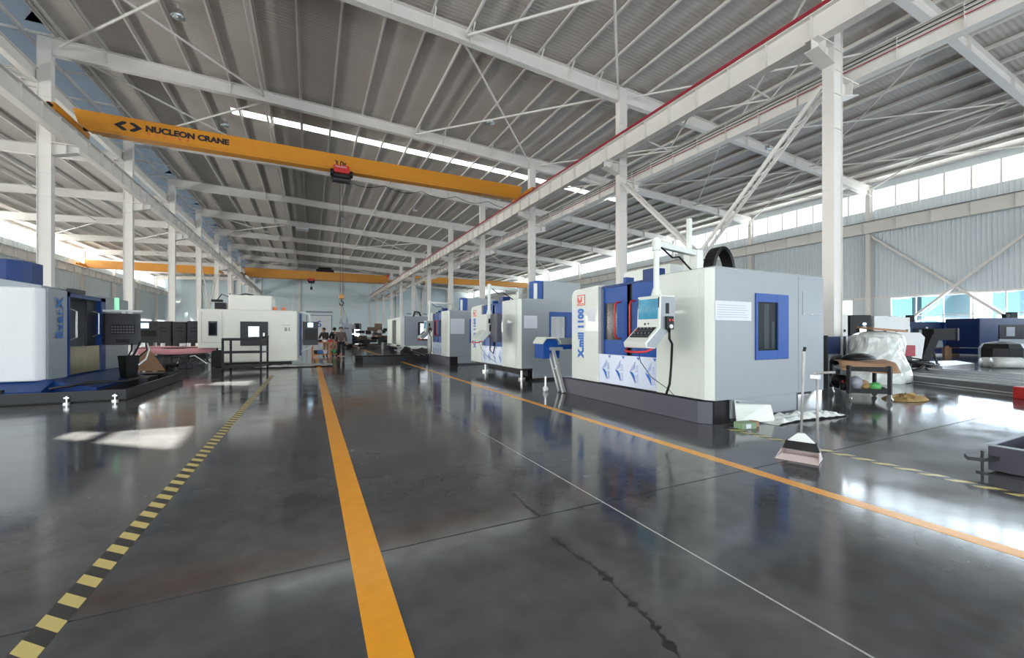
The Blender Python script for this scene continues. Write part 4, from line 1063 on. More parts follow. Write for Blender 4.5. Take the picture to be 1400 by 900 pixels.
for n, (x0, x1, zt) in enumerate(((-8.1, -7.42, 2.12), (-7.35, -6.7, 2.1), (-6.65, -5.8, 2.15))):
    t = T('electric_cabinet', ['dark cabinet with grilles behind the pink table, left one', 'dark cabinet behind the pink table, middle one', 'dark cabinet beside the cream machine, right one'][n], 'cabinet', ((x0+x1)/2, 31.4, 0), 'dark cabinets behind the pink table')
    P('cabinet_body', MB().box(x0, x1, 31, 32, .1, zt), 'console', t, bevel=.02)
    P('cabinet_door', MB().box(x0+.05, x1-.05, 30.97, 31, .9, zt-.08), 'iron', t)
    P('grille', MB().box(x0+.15, x1-.15, 30.95, 30.97, 1.5, 1.56).box(x0+.15, x1-.15, 30.95, 30.97, 1.7, 1.76), 'black', t)
    P('plinth', MB().box(x0-.1, x1+.1, 30.7, 32, .0, .1), 'black', t)
t = T('white_pump_box', 'white bright box between console and dark cabinets', 'box', (-8.6, 31.5, 0))
P('box_body', MB().box(-8.9, -8.3, 31.3, 31.9, .9, 1.7), 'plinth', t, bevel=.02)
P('stand', MB().box(-8.8, -8.4, 31.4, 31.8, 0, .9), 'alu', t)
heap('parts_heap', 'low heap of black machine parts on the floor before the pink table', 'machine parts', -4.75, 21.0-.6, 1.0, .8, .62, 12, ['darkpart', 'black', 'iron'], 13)
t = T('loose_pipes', 'thin pipes and wires on the floor left of the cream white machine', 'pipes', (-4.2, 22.2, .1))
for i in range(5):
    P('pipe', MB().tube([(-5.6+.4*i, 22.4, .05), (-5.1+.4*i, 21.0+.1*i, .45-.05*i), (-4.5+.3*i, 20.7, .5), (-3.9+.1*i, 20.8, .15)], .02, 6), ['iron', 'alu', 'black'][i % 3], t)

# ------------------------------------------------------------------ cream machine
t = T('machining_center', 'large cream white machine with stepped top in the middle distance', 'machine', (-2.2, 21.5, 0))
P('main_cover', MB().box(-3.2, -.50, 20.5, 23.2, .18, 2.40), 'warmwhite', t, bevel=.06)
P('tool_magazine_cover', MB().box(-4.08, -3.18, 20.54, 22.4, .80, 2.40), 'warmwhite', t, bevel=.02)
P('top_cover', MB().box(-3.04, -1.48, 20.55, 22.6, 2.38, 3.02), 'warmwhite', t, bevel=.05)
P('front_edge', MB().box(-.53, -.42, 20.6, 23.2, .3, 2.36), 'ltgrey', t, bevel=.04)
P('base_casting', MB().box(-3.1, -.8, 20.7, 23, 0, .2), 'darkpart', t)
w = P('window_frame', MB().box(-2.62, -2.34, 20.46, 20.5, .88, 1.90).box(-1.94, -1.62, 20.46, 20.5, .88, 1.90).box(-2.34, -1.94, 20.46, 20.5, .88, 1.18).box(-2.34, -1.94, 20.46, 20.5, 1.70, 1.90), 'iron', t, label='dark window panel')
P('window_pane', MB().box(-2.34, -1.94, 20.475, 20.485, 1.18, 1.70), 'dglass', w)
P('pane_backing', MB().box(-2.34, -1.94, 20.488, 20.499, 1.18, 1.70), 'darkpart', w)
for i in range(4):  # pale cells paint a reflection of the hall windows behind the pane
    for j in range(4):
        P('reflected_cell', MB().box(-2.32+.095*i, -2.25+.095*i, 20.484, 20.488, 1.24+.115*j, 1.32+.115*j), 'plinth' if (i < 2 or j > 1) else 'iron', w)
P('window_latch', MB().box(-1.80, -1.74, 20.44, 20.46, 1.28, 1.42), 'alu', w)
w = P('small_window_frame', MB().box(-3.72, -3.42, 20.50, 20.54, 1.30, 1.90), 'dkgrey', t)
P('small_window_pane', MB().box(-3.69, -3.45, 20.49, 20.50, 1.34, 1.86), 'mglass', w)
P('door_outline', MB().box(-3.95, -3.25, 20.535, 20.54, 1.02, 1.03).box(-3.95, -3.94, 20.535, 20.54, 1.02, 2.3).box(-3.26, -3.25, 20.535, 20.54, 1.02, 2.3), 'ltgrey', t)
P('name_print', MB().box(-1.1, -.75, 20.492, 20.5, 1.75, 1.765).box(-1.0, -.9, 20.492, 20.5, 1.5, 1.65).box(-.85, -.80, 20.492, 20.5, 1.5, 1.65), 'ltgrey', t)
for x in (-1.38, -1.05): P('lifting_cap', MB().cyl((x, 20.8, 2.40), (x, 20.8, 2.54), .08, 14), 'orange', t, label='orange cap on the roof')
P('tank', MB().box(-3.62, -3.12, 20.6, 21.5, .02, .68), 'black', t)
P('roof_valve', MB().box(-3.6, -3.2, 21, 21.4, 2.4, 2.7).box(-3.7, -3.3, 20.9, 21.1, 2.72, 2.82), 'darkpart', t, bevel=.02)
P('roof_hose', MB().tube([(-3.5, 21, 2.8), (-3.35, 21, 3.05), (-3.1, 21, 2.95), (-3.05, 21, 3.1)], .02, 6).tube([(-2.8, 21, 3.02), (-2.5, 21, 3.1), (-2.2, 21, 3.05)], .03, 6), 'black', t)
P('door_frame', MB().box(-.42, -.36, 20.8, 22.6, .4, 2.3), 'royal', t)
P('door_handle', MB().tube([(-.36, 20.95, 2.0), (-.25, 20.95, 1.9), (-.25, 20.95, 1.1), (-.36, 20.95, 1.0)], .02, 8), 'metal', t)
P('arm', MB().tube([(-.4, 21, .55), (.0, 21, .78), (.15, 21, .95)], .04, 8).tube([(-.5, 20.9, 2.3), (-.3, 20.9, 2.35), (-.05, 20.9, 2.25), (-.0, 20.9, 1.9)], .06, 10), 'plinth', t)
t = T('control_console', 'dark control console with lit display on the right of the cream machine', 'console', (.15, 20.9, .9))
P('console_case', MB().box(-.30, .33, 20.85, 21.0, .87, 1.93), 'console', t, bevel=.015)
P('display', MB().box(-.10, .12, 20.83, 20.85, 1.68, 1.88), 'lit', t)
P('keyboard', MB().box(-.22, .28, 20.83, 20.85, 1.1, 1.6), 'black', t)
# black cart before it
t = T('tool_trolley', 'empty black three tier trolley in front of the cream white machine', 'trolley', (-2.2, 18.0, 0))
for i, (x, y) in enumerate(((-2.78, 17.65), (-1.62, 17.65), (-2.70, 18.75), (-1.50, 18.75))):
    P('post', MB().box(x-.035, x+.035, y-.035, y+.035, .14, 1.22), 'black', t)
    c = P('caster', MB().cyl((x-.025, y, .07), (x+.025, y, .07), .07, 14), 'black', t)
    P('caster_fork', MB().box(x-.03, x+.03, y-.03, y+.03, .09, .15), 'iron', c)
for z in (1.14, .68, .17):
    P('shelf', MB().prism([(-2.8, 17.62), (-1.6, 17.62), (-1.48, 18.78), (-2.72, 18.78)], 'z', z, z+.035), 'black', t)
    P('shelf_lip', MB().beam((-2.8, 17.62, z+.05), (-1.6, 17.62, z+.05), .02, .09), 'black', t)
P('push_handle', MB().tube([(-1.62, 17.65, 1.2), (-1.48, 17.9, 1.3), (-1.44, 18.5, 1.3), (-1.50, 18.75, 1.2)], .02, 8), 'black', t)
t = T('plastic_sheet', 'flat clear plastic sheets spread on the floor right of the cream machine', 'plastic sheet', (-.2, 19.6, 0))
P('sheet', MB().sheet(lambda u, v: (-2.0+2.9*u, 19.2+1.3*v, .03+.05*abs(noise.noise((u*7, v*5, 1)))), 40, 16), 'wrap', t, smooth=True)

# orange work table
t = T('work_table', 'orange brown wooden work table on the left of the walking man', 'table', (.9, 27, 0))
P('table_top', MB().box(.05, 1.75, 26.6, 27.5, .84, .90), 'wood', t)
for x in (.12, 1.05, 1.55): P('leg', MB().box(x-.05, x+.05, 26.65, 26.75, 0, .84), 'wood', t)
P('lower_shelf', MB().box(.1, 1.7, 26.6, 27.5, .14, .18), 'wood', t)
for i in range(6):
    x = .3+.24*i
    o = T('tool_box', ['dark bag on the lower shelf of the orange table, leftmost', 'teal case on the lower shelf of the orange table', 'white tub on the lower shelf of the orange table', 'grey case on the lower shelf of the orange table', 'teal case at the right end of the lower shelf', 'dark bag at the right end of the lower shelf'][i], 'box', (x, 26.9, .18), 'things under the orange work table')
    P('body', MB().rbox((x, 26.9, .18+.12), (.2, .3, .22), .1*i), ['black', 'printblue', 'plinth', 'midgrey', 'green', 'black'][i], o, bevel=.02)
for i in range(5):
    x = .2+.3*i
    o = T('machine_part', ['red part on the orange work table, left end', 'dark part on the orange work table, second', 'white part on the orange work table, middle', 'red part on the orange work table, fourth', 'dark part on the orange work table, right end'][i], 'part', (x, 26.9, .9), 'parts on the orange work table')
    P('body', MB().rbox((x, 26.9, .96), (.18, .2, .12), .4*i), ['red', 'black', 'plinth', 'red', 'iron'][i], o, bevel=.01)

# ------------------------------------------------------------------ people
def person(label, x, y, face, jacket, trousers, lean=0.0, stride=0.0, arms='work', h=1.75, sleeve=None):
    t = T('person', label, 'person', (x, y, 0))
    k = h/1.75
    ca, sa = math.cos(face), math.sin(face)
    def Wp(p): # local: x right, y forward
        return (x + k*(p[0]*ca - p[1]*sa), y + k*(p[0]*sa + p[1]*ca), k*p[2])
    def skin(name, pts, edges, m, root=0, lvl=2):
        me = bpy.data.meshes.new(name)
        me.from_pydata([Vector(Wp(p[:3])) - Vector((x, y, 0)) for p in pts], edges, [])
        bm = bmesh.new(); bm.from_mesh(me); bm.verts.ensure_lookup_table()
        ly = bm.verts.layers.skin.verify()
        for i, p in enumerate(pts):
            r = p[3]; bm.verts[i][ly].radius = (r*k, (p[4] if len(p) > 4 else r)*k)
        bm.verts[root][ly].use_root = True
        bm.to_mesh(me); bm.free()
        me.materials.append(M[m]) if isinstance(m, str) else None
        o = bpy.data.objects.new(name, me); COL.objects.link(o); o.parent = t; ORG[o.name] = Vector((x, y, 0))
        md = o.modifiers.new('s', 'SKIN'); md.use_smooth_shade = True
        sb = o.modifiers.new('ss', 'SUBSURF'); sb.levels = sb.render_levels = lvl
        return o
    L = lean
    def b(z, fwd=0): # spine point leaning forward above hip
        d = max(0, z-.95); return fwd + d*math.sin(L), .95 + d*math.cos(L) if z > .95 else z
    def sp(xx, z, fwd, *r):
        f, zz = b(z, fwd); return (xx, f, zz) + r
    s = stride
    if arms == 'work': hands = [(-.20, .42), (.16, .40)]
    else: hands = [(-.30, .06), (.30, -.10)]
    # whole body: one continuous surface
    pts = [(0, 0, .95, .13, .11), sp(0, 1.15, 0, .13, .10), sp(0, 1.36, 0, .15, .10), sp(0, 1.47, .01, .06), sp(0, 1.53, .02, .055), sp(0, 1.62, .03, .085, .09), sp(0, 1.70, .03, .07, .08),
           (-.10, 0, .90, .09), (-.11, s*.16+.01, .50, .065), (-.11, s*.25-.02, .10, .045), (-.11, s*.25+.12, .04, .04),
           (.10, 0, .90, .09), (.11, -s*.12+.02, .50, .065), (.11, -s*.32-.02, .12, .045), (.11, -s*.30+.11, .04, .04),
           sp(-.19, 1.40, 0, .065), sp(.19, 1.40, 0, .065)]
    e = [(0,1),(1,2),(2,3),(3,4),(4,5),(5,6),(0,7),(7,8),(8,9),(9,10),(0,11),(11,12),(12,13),(13,14),(2,15),(2,16)]
    for i, (hx, hf) in enumerate(hands):
        si = -1 if i == 0 else 1
        sh = pts[15+i]
        if arms == 'work':
            el = (si*.27, sh[1]+.10, sh[2]-.27, .045); wr_ = (hx, sh[1]+.32, sh[2]-.33, .032)
        else:
            el = (si*.27, sh[1]-.03+.4*hf, sh[2]-.28, .045); wr_ = (si*.30, sh[1]+hf+.05, sh[2]-.52, .032)
        n = len(pts); pts += [el, wr_]; e += [(15+i, n), (n, n+1)]
        dx_ = Vector((wr_[0]-el[0], wr_[1]-el[1], wr_[2]-el[2])).normalized()
        pal = (wr_[0]+dx_.x*.06, wr_[1]+dx_.y*.06, wr_[2]+dx_.z*.06, .028); pts.append(pal); e.append((n+1, n+2))
        for f in range(5):
            off = (-.03+.015*f)
            ln = .08 if f else .05
            tip = (pal[0]+dx_.x*ln+off*(1.6 if f == 0 else 1), pal[1]+dx_.y*ln, pal[2]+dx_.z*ln-.01, .009)
            pts.append(tip); e.append((n+2, len(pts)-1))
    body = skin('body', pts, e, 'skin')
    # clothing
    jp = [(0, 0, .88, .175, .135), sp(0, 1.12, 0, .165, .13), sp(0, 1.36, 0, .185, .135), sp(0, 1.455, 0, .09), sp(-.195, 1.40, 0, .085), sp(.195, 1.40, 0, .085)]
    je = [(0,1),(1,2),(2,3),(2,4),(2,5)]
    bi = 17
    for i in range(2):
        el = pts[bi + i*8]; w_ = pts[bi + i*8 + 1]
        n = len(jp); jp += [(el[0], el[1], el[2], .066), (el[0]*.15+w_[0]*.85, el[1]*.15+w_[1]*.85, el[2]*.15+w_[2]*.85, .052)]
        je += [(4+i, n), (n, n+1)]
    skin('jacket', jp, je, jacket)
    tp = [(0, 0, .93, .15, .12)]
    te = []
    for a in (7, 11):
        n = len(tp); tp += [(pts[a][0], pts[a][1], .86, .105), (pts[a+1][0], pts[a+1][1], pts[a+1][2], .085), (pts[a+2][0], pts[a+2][1], pts[a+2][2]+.02, .068)]
        te += [(0, n), (n, n+1), (n+1, n+2)]
    skin('trousers', tp, te, trousers)
    for a in (10, 14):
        q = Wp((pts[a][0], pts[a][1]-.06, .04))
        P('shoe', MB().ball((q[0], q[1], .045), .075, 1.0 if abs(sa) < .7 else 1.6, 1.7 if abs(sa) < .7 else 1, .6), 'black', t, smooth=True)
    hd = pts[5]
    c = Wp((hd[0], hd[1]-.02, hd[2]+.045))
    P('hair', MB().ball(c, .112*k, 1, 1, .95, 14, 10), 'hair', t, smooth=True)
    fz = Wp((0, hd[1]+.07, hd[2]-.02))
    P('face', MB().ball(fz, .066*k, 1.05, .8, 1.35, 12, 8), 'skin', t, smooth=True)
    for sx_ in (-.03, .03):
        q = Wp((sx_, hd[1]+.118, hd[2]+.005)); P('eye', MB().ball(q, .010), 'black', t)
        q = Wp((sx_*3.1, hd[1]+.01, hd[2]-.02)); P('ear', MB().ball(q, .022, .6, .8, 1.4), 'skin', t)
    q = Wp((0, hd[1]+.13, hd[2]-.03)); P('nose', MB().ball(q, .014, 1, 1, 1.5), 'skin', t)
    q = Wp((0, hd[1]+.118, hd[2]-.065)); P('mouth', MB().ball(q, .018, 1.2, .4, .35), 'red', t)
    return t
person('man in brown work jacket with grey sleeves walking towards the camera', 1.56, 25.2, PI, 'jacketb', 'trousersk', 0.02, 1.0, 'walk', 1.76)
person('person in black jacket bending over the orange table, left of the pair', .88, 28.6, 2.6, 'jacketk', 'trousers', .30, 0, 'work', 1.78)
person('person in black jacket seen from behind at the orange table, right of the pair', 1.42, 28.6, .2, 'jacketk', 'trousers', .15, 0, 'work', 1.78)

# ------------------------------------------------------------------ things on the right side
t = T('dustpan_set', 'pale pink standing dustpan with long handle beside the orange line', 'dustpan', (4.75, 2.6, 0))
def dp(u, v, z): # pan frame: u across, v depth
    ax = Vector((4.70, 2.84, 0)); ux = Vector((.14, -.32, 0)); vx = Vector((.26, .08, 0))
    return ax + ux*u + vx*v + Vector((0, 0, z))
pan = MB()
vs = [dp(-.1,-.05,.005), dp(1.05,-.1,.005), dp(1.0,1,.005), dp(.0,1,.005), dp(0.0,.35,.10), dp(1.0,.35,.10), dp(.92,1,.12), dp(.08,1,.12)]
pan.add(vs, [(0,1,2,3), (0,4,7,3), (1,2,6,5), (3,7,6,2), (4,5,6,7)])
P('pan', pan, 'pinkpad', t, bevel=.004)
P('pan_lip', MB().add([dp(-.1,-.05,.006), dp(1.05,-.1,.006), dp(.98,.35,.05), dp(.02,.35,.05)], [(0,1,2,3)]), 'pinkpad', t, solid=.004)
b0 = dp(.93, .55, .11)
P('handle_tube', MB().cyl(b0, (b0.x-.01, b0.y, .97), .013, 12), 'tube', t, smooth=True)
P('grip', MB().cyl((b0.x-.02, b0.y+.03, .965), (b0.x+.06, b0.y-.14, .985), .014, 12), 'tube', t)
P('clip', MB().box(b0.x-.035, b0.x+.02, b0.y-.02, b0.y+.06, .90, .95), 'alu', t, bevel=.004)
t = T('broom', 'white broom with black bristles clipped upright onto the dustpan handle', 'broom', (4.78, 2.7, .1))
c0 = dp(.55, .45, .12)
P('broom_handle', MB().cyl((c0.x-.02, c0.y, .28), (c0.x+.03, c0.y+.0, 1.18), .0125, 12), 'tube', t, smooth=True)
P('hand_grip', MB().cyl((c0.x+.015, c0.y, .92), (c0.x+.03, c0.y, 1.20), .0165, 12), 'tube', t)
P('grip_end', MB().cyl((c0.x+.03, c0.y, 1.19), (c0.x+.035, c0.y-.01, 1.25), .015, 10), 'black', t)
dd = Vector((.14, -.32, 0)).normalized()
def trap(z0, w0, z1, w1, th, cx=c0.x-.02, cy=c0.y):
    vs = []
    for z, w in ((z0, w0), (z1, w1)):
        for s1, s2 in ((-1,-1),(1,-1),(1,1),(-1,1)):
            vs.append((cx + dd.x*w*s1 - dd.y*th*s2, cy + dd.y*w*s1 + dd.x*th*s2, z))
    return MB().add(vs, [(0,3,2,1),(4,5,6,7),(0,1,5,4),(1,2,6,5),(2,3,7,6),(3,0,4,7)])
P('broom_head', trap(.20, .13, .30, .03, .02), 'plinth', t, bevel=.006)
P('bristles', trap(.115, .17, .205, .14, .03), 'black', t)
# box, sheet and leaning panel by the nearest machine
t = T('carton', 'small green printed carton on the floor at the corner of the nearest machine', 'box', (5.8, 3.9, 0))
P('carton_body', MB().rbox((5.78, 3.98, .045), (.26, .16, .09), -.15), 'greenbox', t, bevel=.003)
P('carton_label', MB().rbox((5.74, 3.895, .045), (.09, .004, .06), -.15), 'paper', t)
t = T('wood_block', 'brown wooden block behind the green carton', 'block', (6.0, 4.0, 0))
P('block', MB().rbox((5.99, 4.0, .04), (.14, .12, .08), .2), 'card', t)
t = T('cover_panel', 'loose light grey cover panel leaning at the foot of the nearest machine side', 'panel', (6.2, 4.2, 0))
P('panel', MB().add([(5.92, 4.22, .02), (6.55, 4.02, .02), (6.55, 4.10, .30), (5.92, 4.26, .36)], [(0,1,2,3)]), 'white', t, solid=.015)
P('panel_flange', MB().beam((5.92, 4.20, .34), (6.56, 4.08, .29), .05, .03), 'ltgrey', t)
t = T('plastic_film', 'crumpled clear plastic film on the floor under the side of the nearest machine', 'plastic film', (7.0, 4.0, 0))
def ff(u, v):
    x = 6.35+1.85*u; y = 3.84 + .40*v*(1-.4*u) + .05*math.sin(5*u)
    e_ = min(1, 5*min(u, 1-u, v+.05, 1-v+.05))
    return (x, y, .006 + e_*(.05+.13*abs(noise.noise((x*5, y*7, 2)))))
P('film', MB().sheet(ff, 50, 16), 'wrap', t, smooth=False, solid=.003)

# right trolley with its load
t = T('loaded_trolley', 'dark workshop trolley with brown board on top, right of the nearest machine', 'trolley', (10.5, 4.7, 0))
A, B, C_, D = Vector((10.0, 4.62, 0)), Vector((10.52, 4.15, 0)), Vector((11.35, 4.75, 0)), Vector((10.85, 5.35, 0))
for q in (A, B, C_, D):
    P('post', MB().box(q.x-.03, q.x+.03, q.y-.03, q.y+.03, .16, .74), 'iron', t)
    c = P('caster', MB().cyl((q.x-.02, q.y, .055), (q.x+.02, q.y, .055), .055, 14), 'metal', t)
    P('caster_fork', MB().box(q.x-.03, q.x+.03, q.y-.03, q.y+.03, .06, .16), 'metal', c)
for z in (.17, .62):
    P('shelf', MB().prism([(A.x, A.y), (B.x, B.y), (C_.x, C_.y), (D.x, D.y)], 'z', z, z+.03), 'black', t)
    for a, b in ((A, B), (B, C_), (C_, D), (D, A)): P('shelf_rim', MB().beam((a.x, a.y, z+.05), (b.x, b.y, z+.05), .015, .09), 'black', t)
t = T('cardboard_sheet', 'brown cardboard sheet drooping over the right trolley', 'cardboard', (10.5, 4.7, .8))
P('board', MB().sheet(lambda u, v: (9.90+.80*u+.85*v, 4.70-.66*u+.62*v, .80-.05*(1-v)*u-.20*max(0, .28-v)*3+.02*math.sin(7*u)), 16, 12), 'card', t, smooth=True, solid=.012)
t = T('black_bag', 'flat black bag lying on the brown cardboard of the right trolley', 'bag', (10.7, 4.8, .85))
P('bag', MB().lathe((10.72, 4.78, .82), [(.10, 0), (.38, .02), (.34, .08), (.18, .14), (.02, .16)], 7, 1.15, .75), 'black', t, smooth=True)
for i, (lab, cat, m, q, sz) in enumerate((('green and clear plastic bag on the lower shelf of the right trolley', 'bag', 'green', (10.50, 4.38), (.12, .1)),
        ('brown lumpy cloth on the lower shelf of the right trolley', 'cloth', 'card', (10.42, 4.62), (.2, .12)),
        ('dark red box at the back of the lower shelf of the right trolley', 'box', 'redrail', (10.65, 5.0), (.16, .09)),
        ('grey crumpled bag in the middle of the lower shelf of the right trolley', 'bag', 'midgrey', (10.25, 4.62), (.14, .16)),
        ('orange glove on the upper shelf of the right trolley, left side', 'glove', 'orange', (10.25, 4.68), (.12, .05)))):
    z = .2 if i < 4 else .65
    o = T(cat if cat != 'box' else 'small_box', lab, cat, (q[0], q[1], z))
    mb = MB().ball((q[0], q[1], z+sz[1]*.95), sz[0], 1, .9, sz[1]/sz[0], 14, 9)
    mb.v = [tuple(Vector(v) + Vector((1, 1, .5))*.035*noise.noise(Vector(v)*9)) for v in mb.v]
    if cat == 'box': mb = MB().rbox((q[0], q[1], z+sz[1]), (.36, .2, sz[1]*2), .5)
    P('body', mb, m, o, smooth=(cat != 'box'))
for i in range(4):
    q = (10.15+.22*i, 4.60+.03*i)
    o = T('oil_can', ['dark can on the lower shelf of the right trolley, leftmost', 'brown can on the lower trolley shelf, second', 'dark bottle on the lower trolley shelf, third', 'white capped bottle on the lower trolley shelf, right end'][i], 'can', (q[0], q[1], .2), 'cans on the lower trolley shelf')
    P('can_body', MB().cyl((q[0], q[1]+.2, .2), (q[0], q[1]+.2, .36), .05, 12), ['black', 'rag', 'iron', 'plinth'][i], o)
    P('can_cap', MB().cyl((q[0], q[1]+.2, .36), (q[0], q[1]+.2, .40), .02, 10), ['red', 'black', 'black', 'plinth'][i], o)
for i, (lab, q, m, r_, zz) in enumerate((('black cloth bundle on the left end of the upper trolley shelf', (10.75, 5.15), 'darkpart', .20, .66),
        ('black bundle filling the left part of the lower trolley shelf', (10.55, 5.0), 'black', .24, .2),
        ('brown crumpled paper at the middle of the lower trolley shelf', (10.35, 4.50), 'rag', .13, .2))):
    o = T('cloth_bundle', lab, 'cloth', (q[0], q[1], zz))
    mb = MB().ball((q[0], q[1], zz+r_*.6), r_, 1.2, .9, .62, 14, 9)
    mb.v = [tuple(Vector(v) + Vector((1, 1, .6))*.07*noise.noise(Vector(v)*6)) for v in mb.v]
    P('cloth', mb, m, o)
t = T('rag', 'yellow brown crumpled rag on the floor right of the trolley', 'rag', (11.3, 4.25, 0))
def rg(u, v):
    r = v*.42; a = 2*PI*u
    return (11.35 + r*1.35*math.cos(a), 4.22 + r*.8*math.sin(a), .01 + (1-v)**.5*.06 + .16*(1-v)**.4*abs(noise.noise((math.cos(a)*2.5+r*6, math.sin(a)*2.5, 4))))
P('cloth', MB().sheet(rg, 28, 8), 'rag', t, solid=.006)
# wrapped pallet of parts
t = T('wrapped_load', 'tall load under crumpled white plastic wrap behind the right trolley', 'wrapped load', (14.9, 6.3, 0))
def wr_(u, v):
    a = 2*PI*u; z = v*1.32
    rx = .95 - .25*v + (.35*(1-v)**2); ry = .7 - .15*v
    n_ = noise.noise((math.cos(a)*3, math.sin(a)*3, z*3))
    return (14.95 + (rx+.10*n_)*math.cos(a), 6.22 + (ry+.10*n_)*math.sin(a), z + .06*noise.noise((a*2, z*2, 5)))
P('wrap', MB().sheet(wr_, 56, 20), 'wrap', t, solid=.006)
P('wrap_top', MB().ball((14.95, 6.22, 1.30), .7, 1, .8, .25, 16, 8), 'wrap', t)
t = T('flat_carton', 'brown cardboard lid on top of the plastic wrapped load', 'cardboard', (15.2, 6.4, 1.45))
P('lid', MB().rbox((15.1, 6.15, 1.52), (.95, .6, .06), -.5, .08, .08), 'card', t)
t = T('plastic_tail', 'sheet of clear plastic trailing on the floor from the wrapped load', 'plastic sheet', (15.9, 5.9, 0))
P('sheet', MB().sheet(lambda u, v: (15.2+1.3*u+.5*v, 5.6+.1*u+.9*v, .02+max(0, (.9-u*1.1))*.75*(.5+.5*v)+.10*noise.noise((u*5, v*5, 7))), 24, 14), 'wrap', t, solid=.005)
t = T('tape_roll_box', 'dark red crate with an orange ball on it right of the wrapped load', 'crate', (16.8, 6.3, .6))
P('crate', MB().rbox((16.75, 6.3, .86), (.5, .35, .34), -.5), 'redrail', t, bevel=.01)
P('crate_stand', MB().rbox((16.75, 6.4, .34), (.5, .4, .68), -.5), 'iron', t)
t = T('orange_ball', 'round orange object on the dark red crate', 'ball', (16.6, 6.35, 1.05))
P('ball', MB().ball((16.62, 6.35, 1.12), .10), 'orange', t, smooth=True)
t = T('display_board', 'large white panel with clipped corners standing behind the wrapped load', 'panel', (20, 7.6, 0))
n_ = Vector((1.25, -.6, 0)).normalized()
def wp(s, z): q = Vector((19.3, 7.85, z)) + n_*s; return q
P('panel', MB().add([wp(0,.4), wp(1.45,.4), wp(1.58,1.25), wp(1.40,1.43), wp(.2,1.43), wp(0,1.2)], [(0,1,2,3,4,5)]), 'plinth', t, solid=.05)
P('panel_stand', MB().beam(wp(.3, .4), wp(.3, .0), .08, .08).beam(wp(1.2, .4), wp(1.2, 0), .08, .08), 'iron', t)
t = T('slat_conveyor', 'black slanted conveyor with box head behind the white panel', 'conveyor', (23, 7.8, 0))
P('head_box', MB().rbox((23.3, 7.6, 1.36), (.9, .5, .48), -.45), 'black', t, bevel=.02)
P('head_face', MB().rbox((23.75, 7.32, 1.36), (.06, .45, .5), -.45), 'dkgrey', t)
P('slanted_trough', MB().beam((22.95, 7.75, 1.3), (22.45, 7.95, .15), .5, .35), 'black', t)
P('support_leg', MB().beam((22.8, 7.6, .7), (23.0, 7.5, 0), .05, .05), 'iron', t)
P('foot_plate', MB().box(22.2, 23.2, 7.4, 8.2, 0, .12), 'black', t)
t = T('hose_coil', 'coil of black hoses on the floor beside the wrapped load', 'hoses', (17.8, 6.3, 0))
random.seed(21)
for i in range(7):
    cx, cy, r = 17.6+random.uniform(-.15, .15), 6.35+random.uniform(-.1, .1), .35+.05*i
    P('hose', MB().tube([(cx+r*1.3*math.cos(a), cy+r*.7*math.sin(a), .05+.06*i+.12*math.sin(a*1+i)+.1) for a in [2*PI*j/24 for j in range(23)]], .028, 6), 'black', t, smooth=True)
# long steel sections on the floor
for i in range(4):
    # local: run from left (far) to right (near)
    p0 = Vector((16.2 + .85*i, 6.4+.22*i, 0)); p1 = Vector((13.9 + 1.15*i, 1.6, 0))
    t = T('steel_section', ['long grey steel section on the floor, nearest of four on the right', 'long grey steel section on the floor, second of four', 'long grey steel section on the floor, third of four', 'long grey steel section on the floor, farthest of four'][i], 'steel section', p0, 'steel sections on the right floor')
    P('web', MB().beam(p0+Vector((0, 0, .12)), p1+Vector((0, 0, .12)), .60, .14), 'ironpaint', t)
    P('flange', MB().beam(p0+Vector((-.3, 0, .12)), p1+Vector((-.3, 0, .12)), .03, .22), 'alu', t)
    P('flange', MB().beam(p0+Vector((.3, 0, .12)), p1+Vector((.3, 0, .12)), .03, .22), 'alu', t)
    for j in range(4):
        c = p0.lerp(p1, .25+.17*j); P('slot', MB().rbox((c.x, c.y, .192), (.10, .30, .006), .45), 'black', t)
t = T('steel_plate', 'thin grey plate lying on the floor behind the black hoses', 'plate', (24, 7.9, 0))
P('plate', MB().prism([(21.8, 7.0), (25.2, 7.1), (27.0, 8.2), (23.5, 8.9)], 'z', .0, .14), 'alu', t)
t = T('red_block', 'small red block at the end of the steel sections, right edge', 'block', (14.2, 3.1, 0))
P('block', MB().rbox((13.75, 3.02, .13), (.45, .35, .26), -.5), 'red', t, bevel=.02)
t = T('foil_roll', 'white rolls of foil on the floor right of the steel sections', 'roll', (25, 5.9, 0))
P('roll', MB().cyl((24.9, 6.5, .22), (25.5, 5.9, .22), .22, 16), 'wrap', t, smooth=True)
P('roll', MB().cyl((25.3, 6.9, .2), (26.2, 6.1, .2), .2, 16), 'wrap', t, smooth=True)
P('core', MB().cyl((25.49, 5.91, .22), (25.52, 5.88, .22), .09, 12), 'black', t)
t = T('black_cover', 'black tarpaulin covered block on the floor at the right edge', 'cover', (26.5, 5.6, 0))
P('cover', MB().lathe((27.6, 6.9, 0), [(1.0, 0), (1.0, .75), (.85, .95), (.3, 1.05), (.05, 1.05)], 10, 1.2, .7), 'black', t)
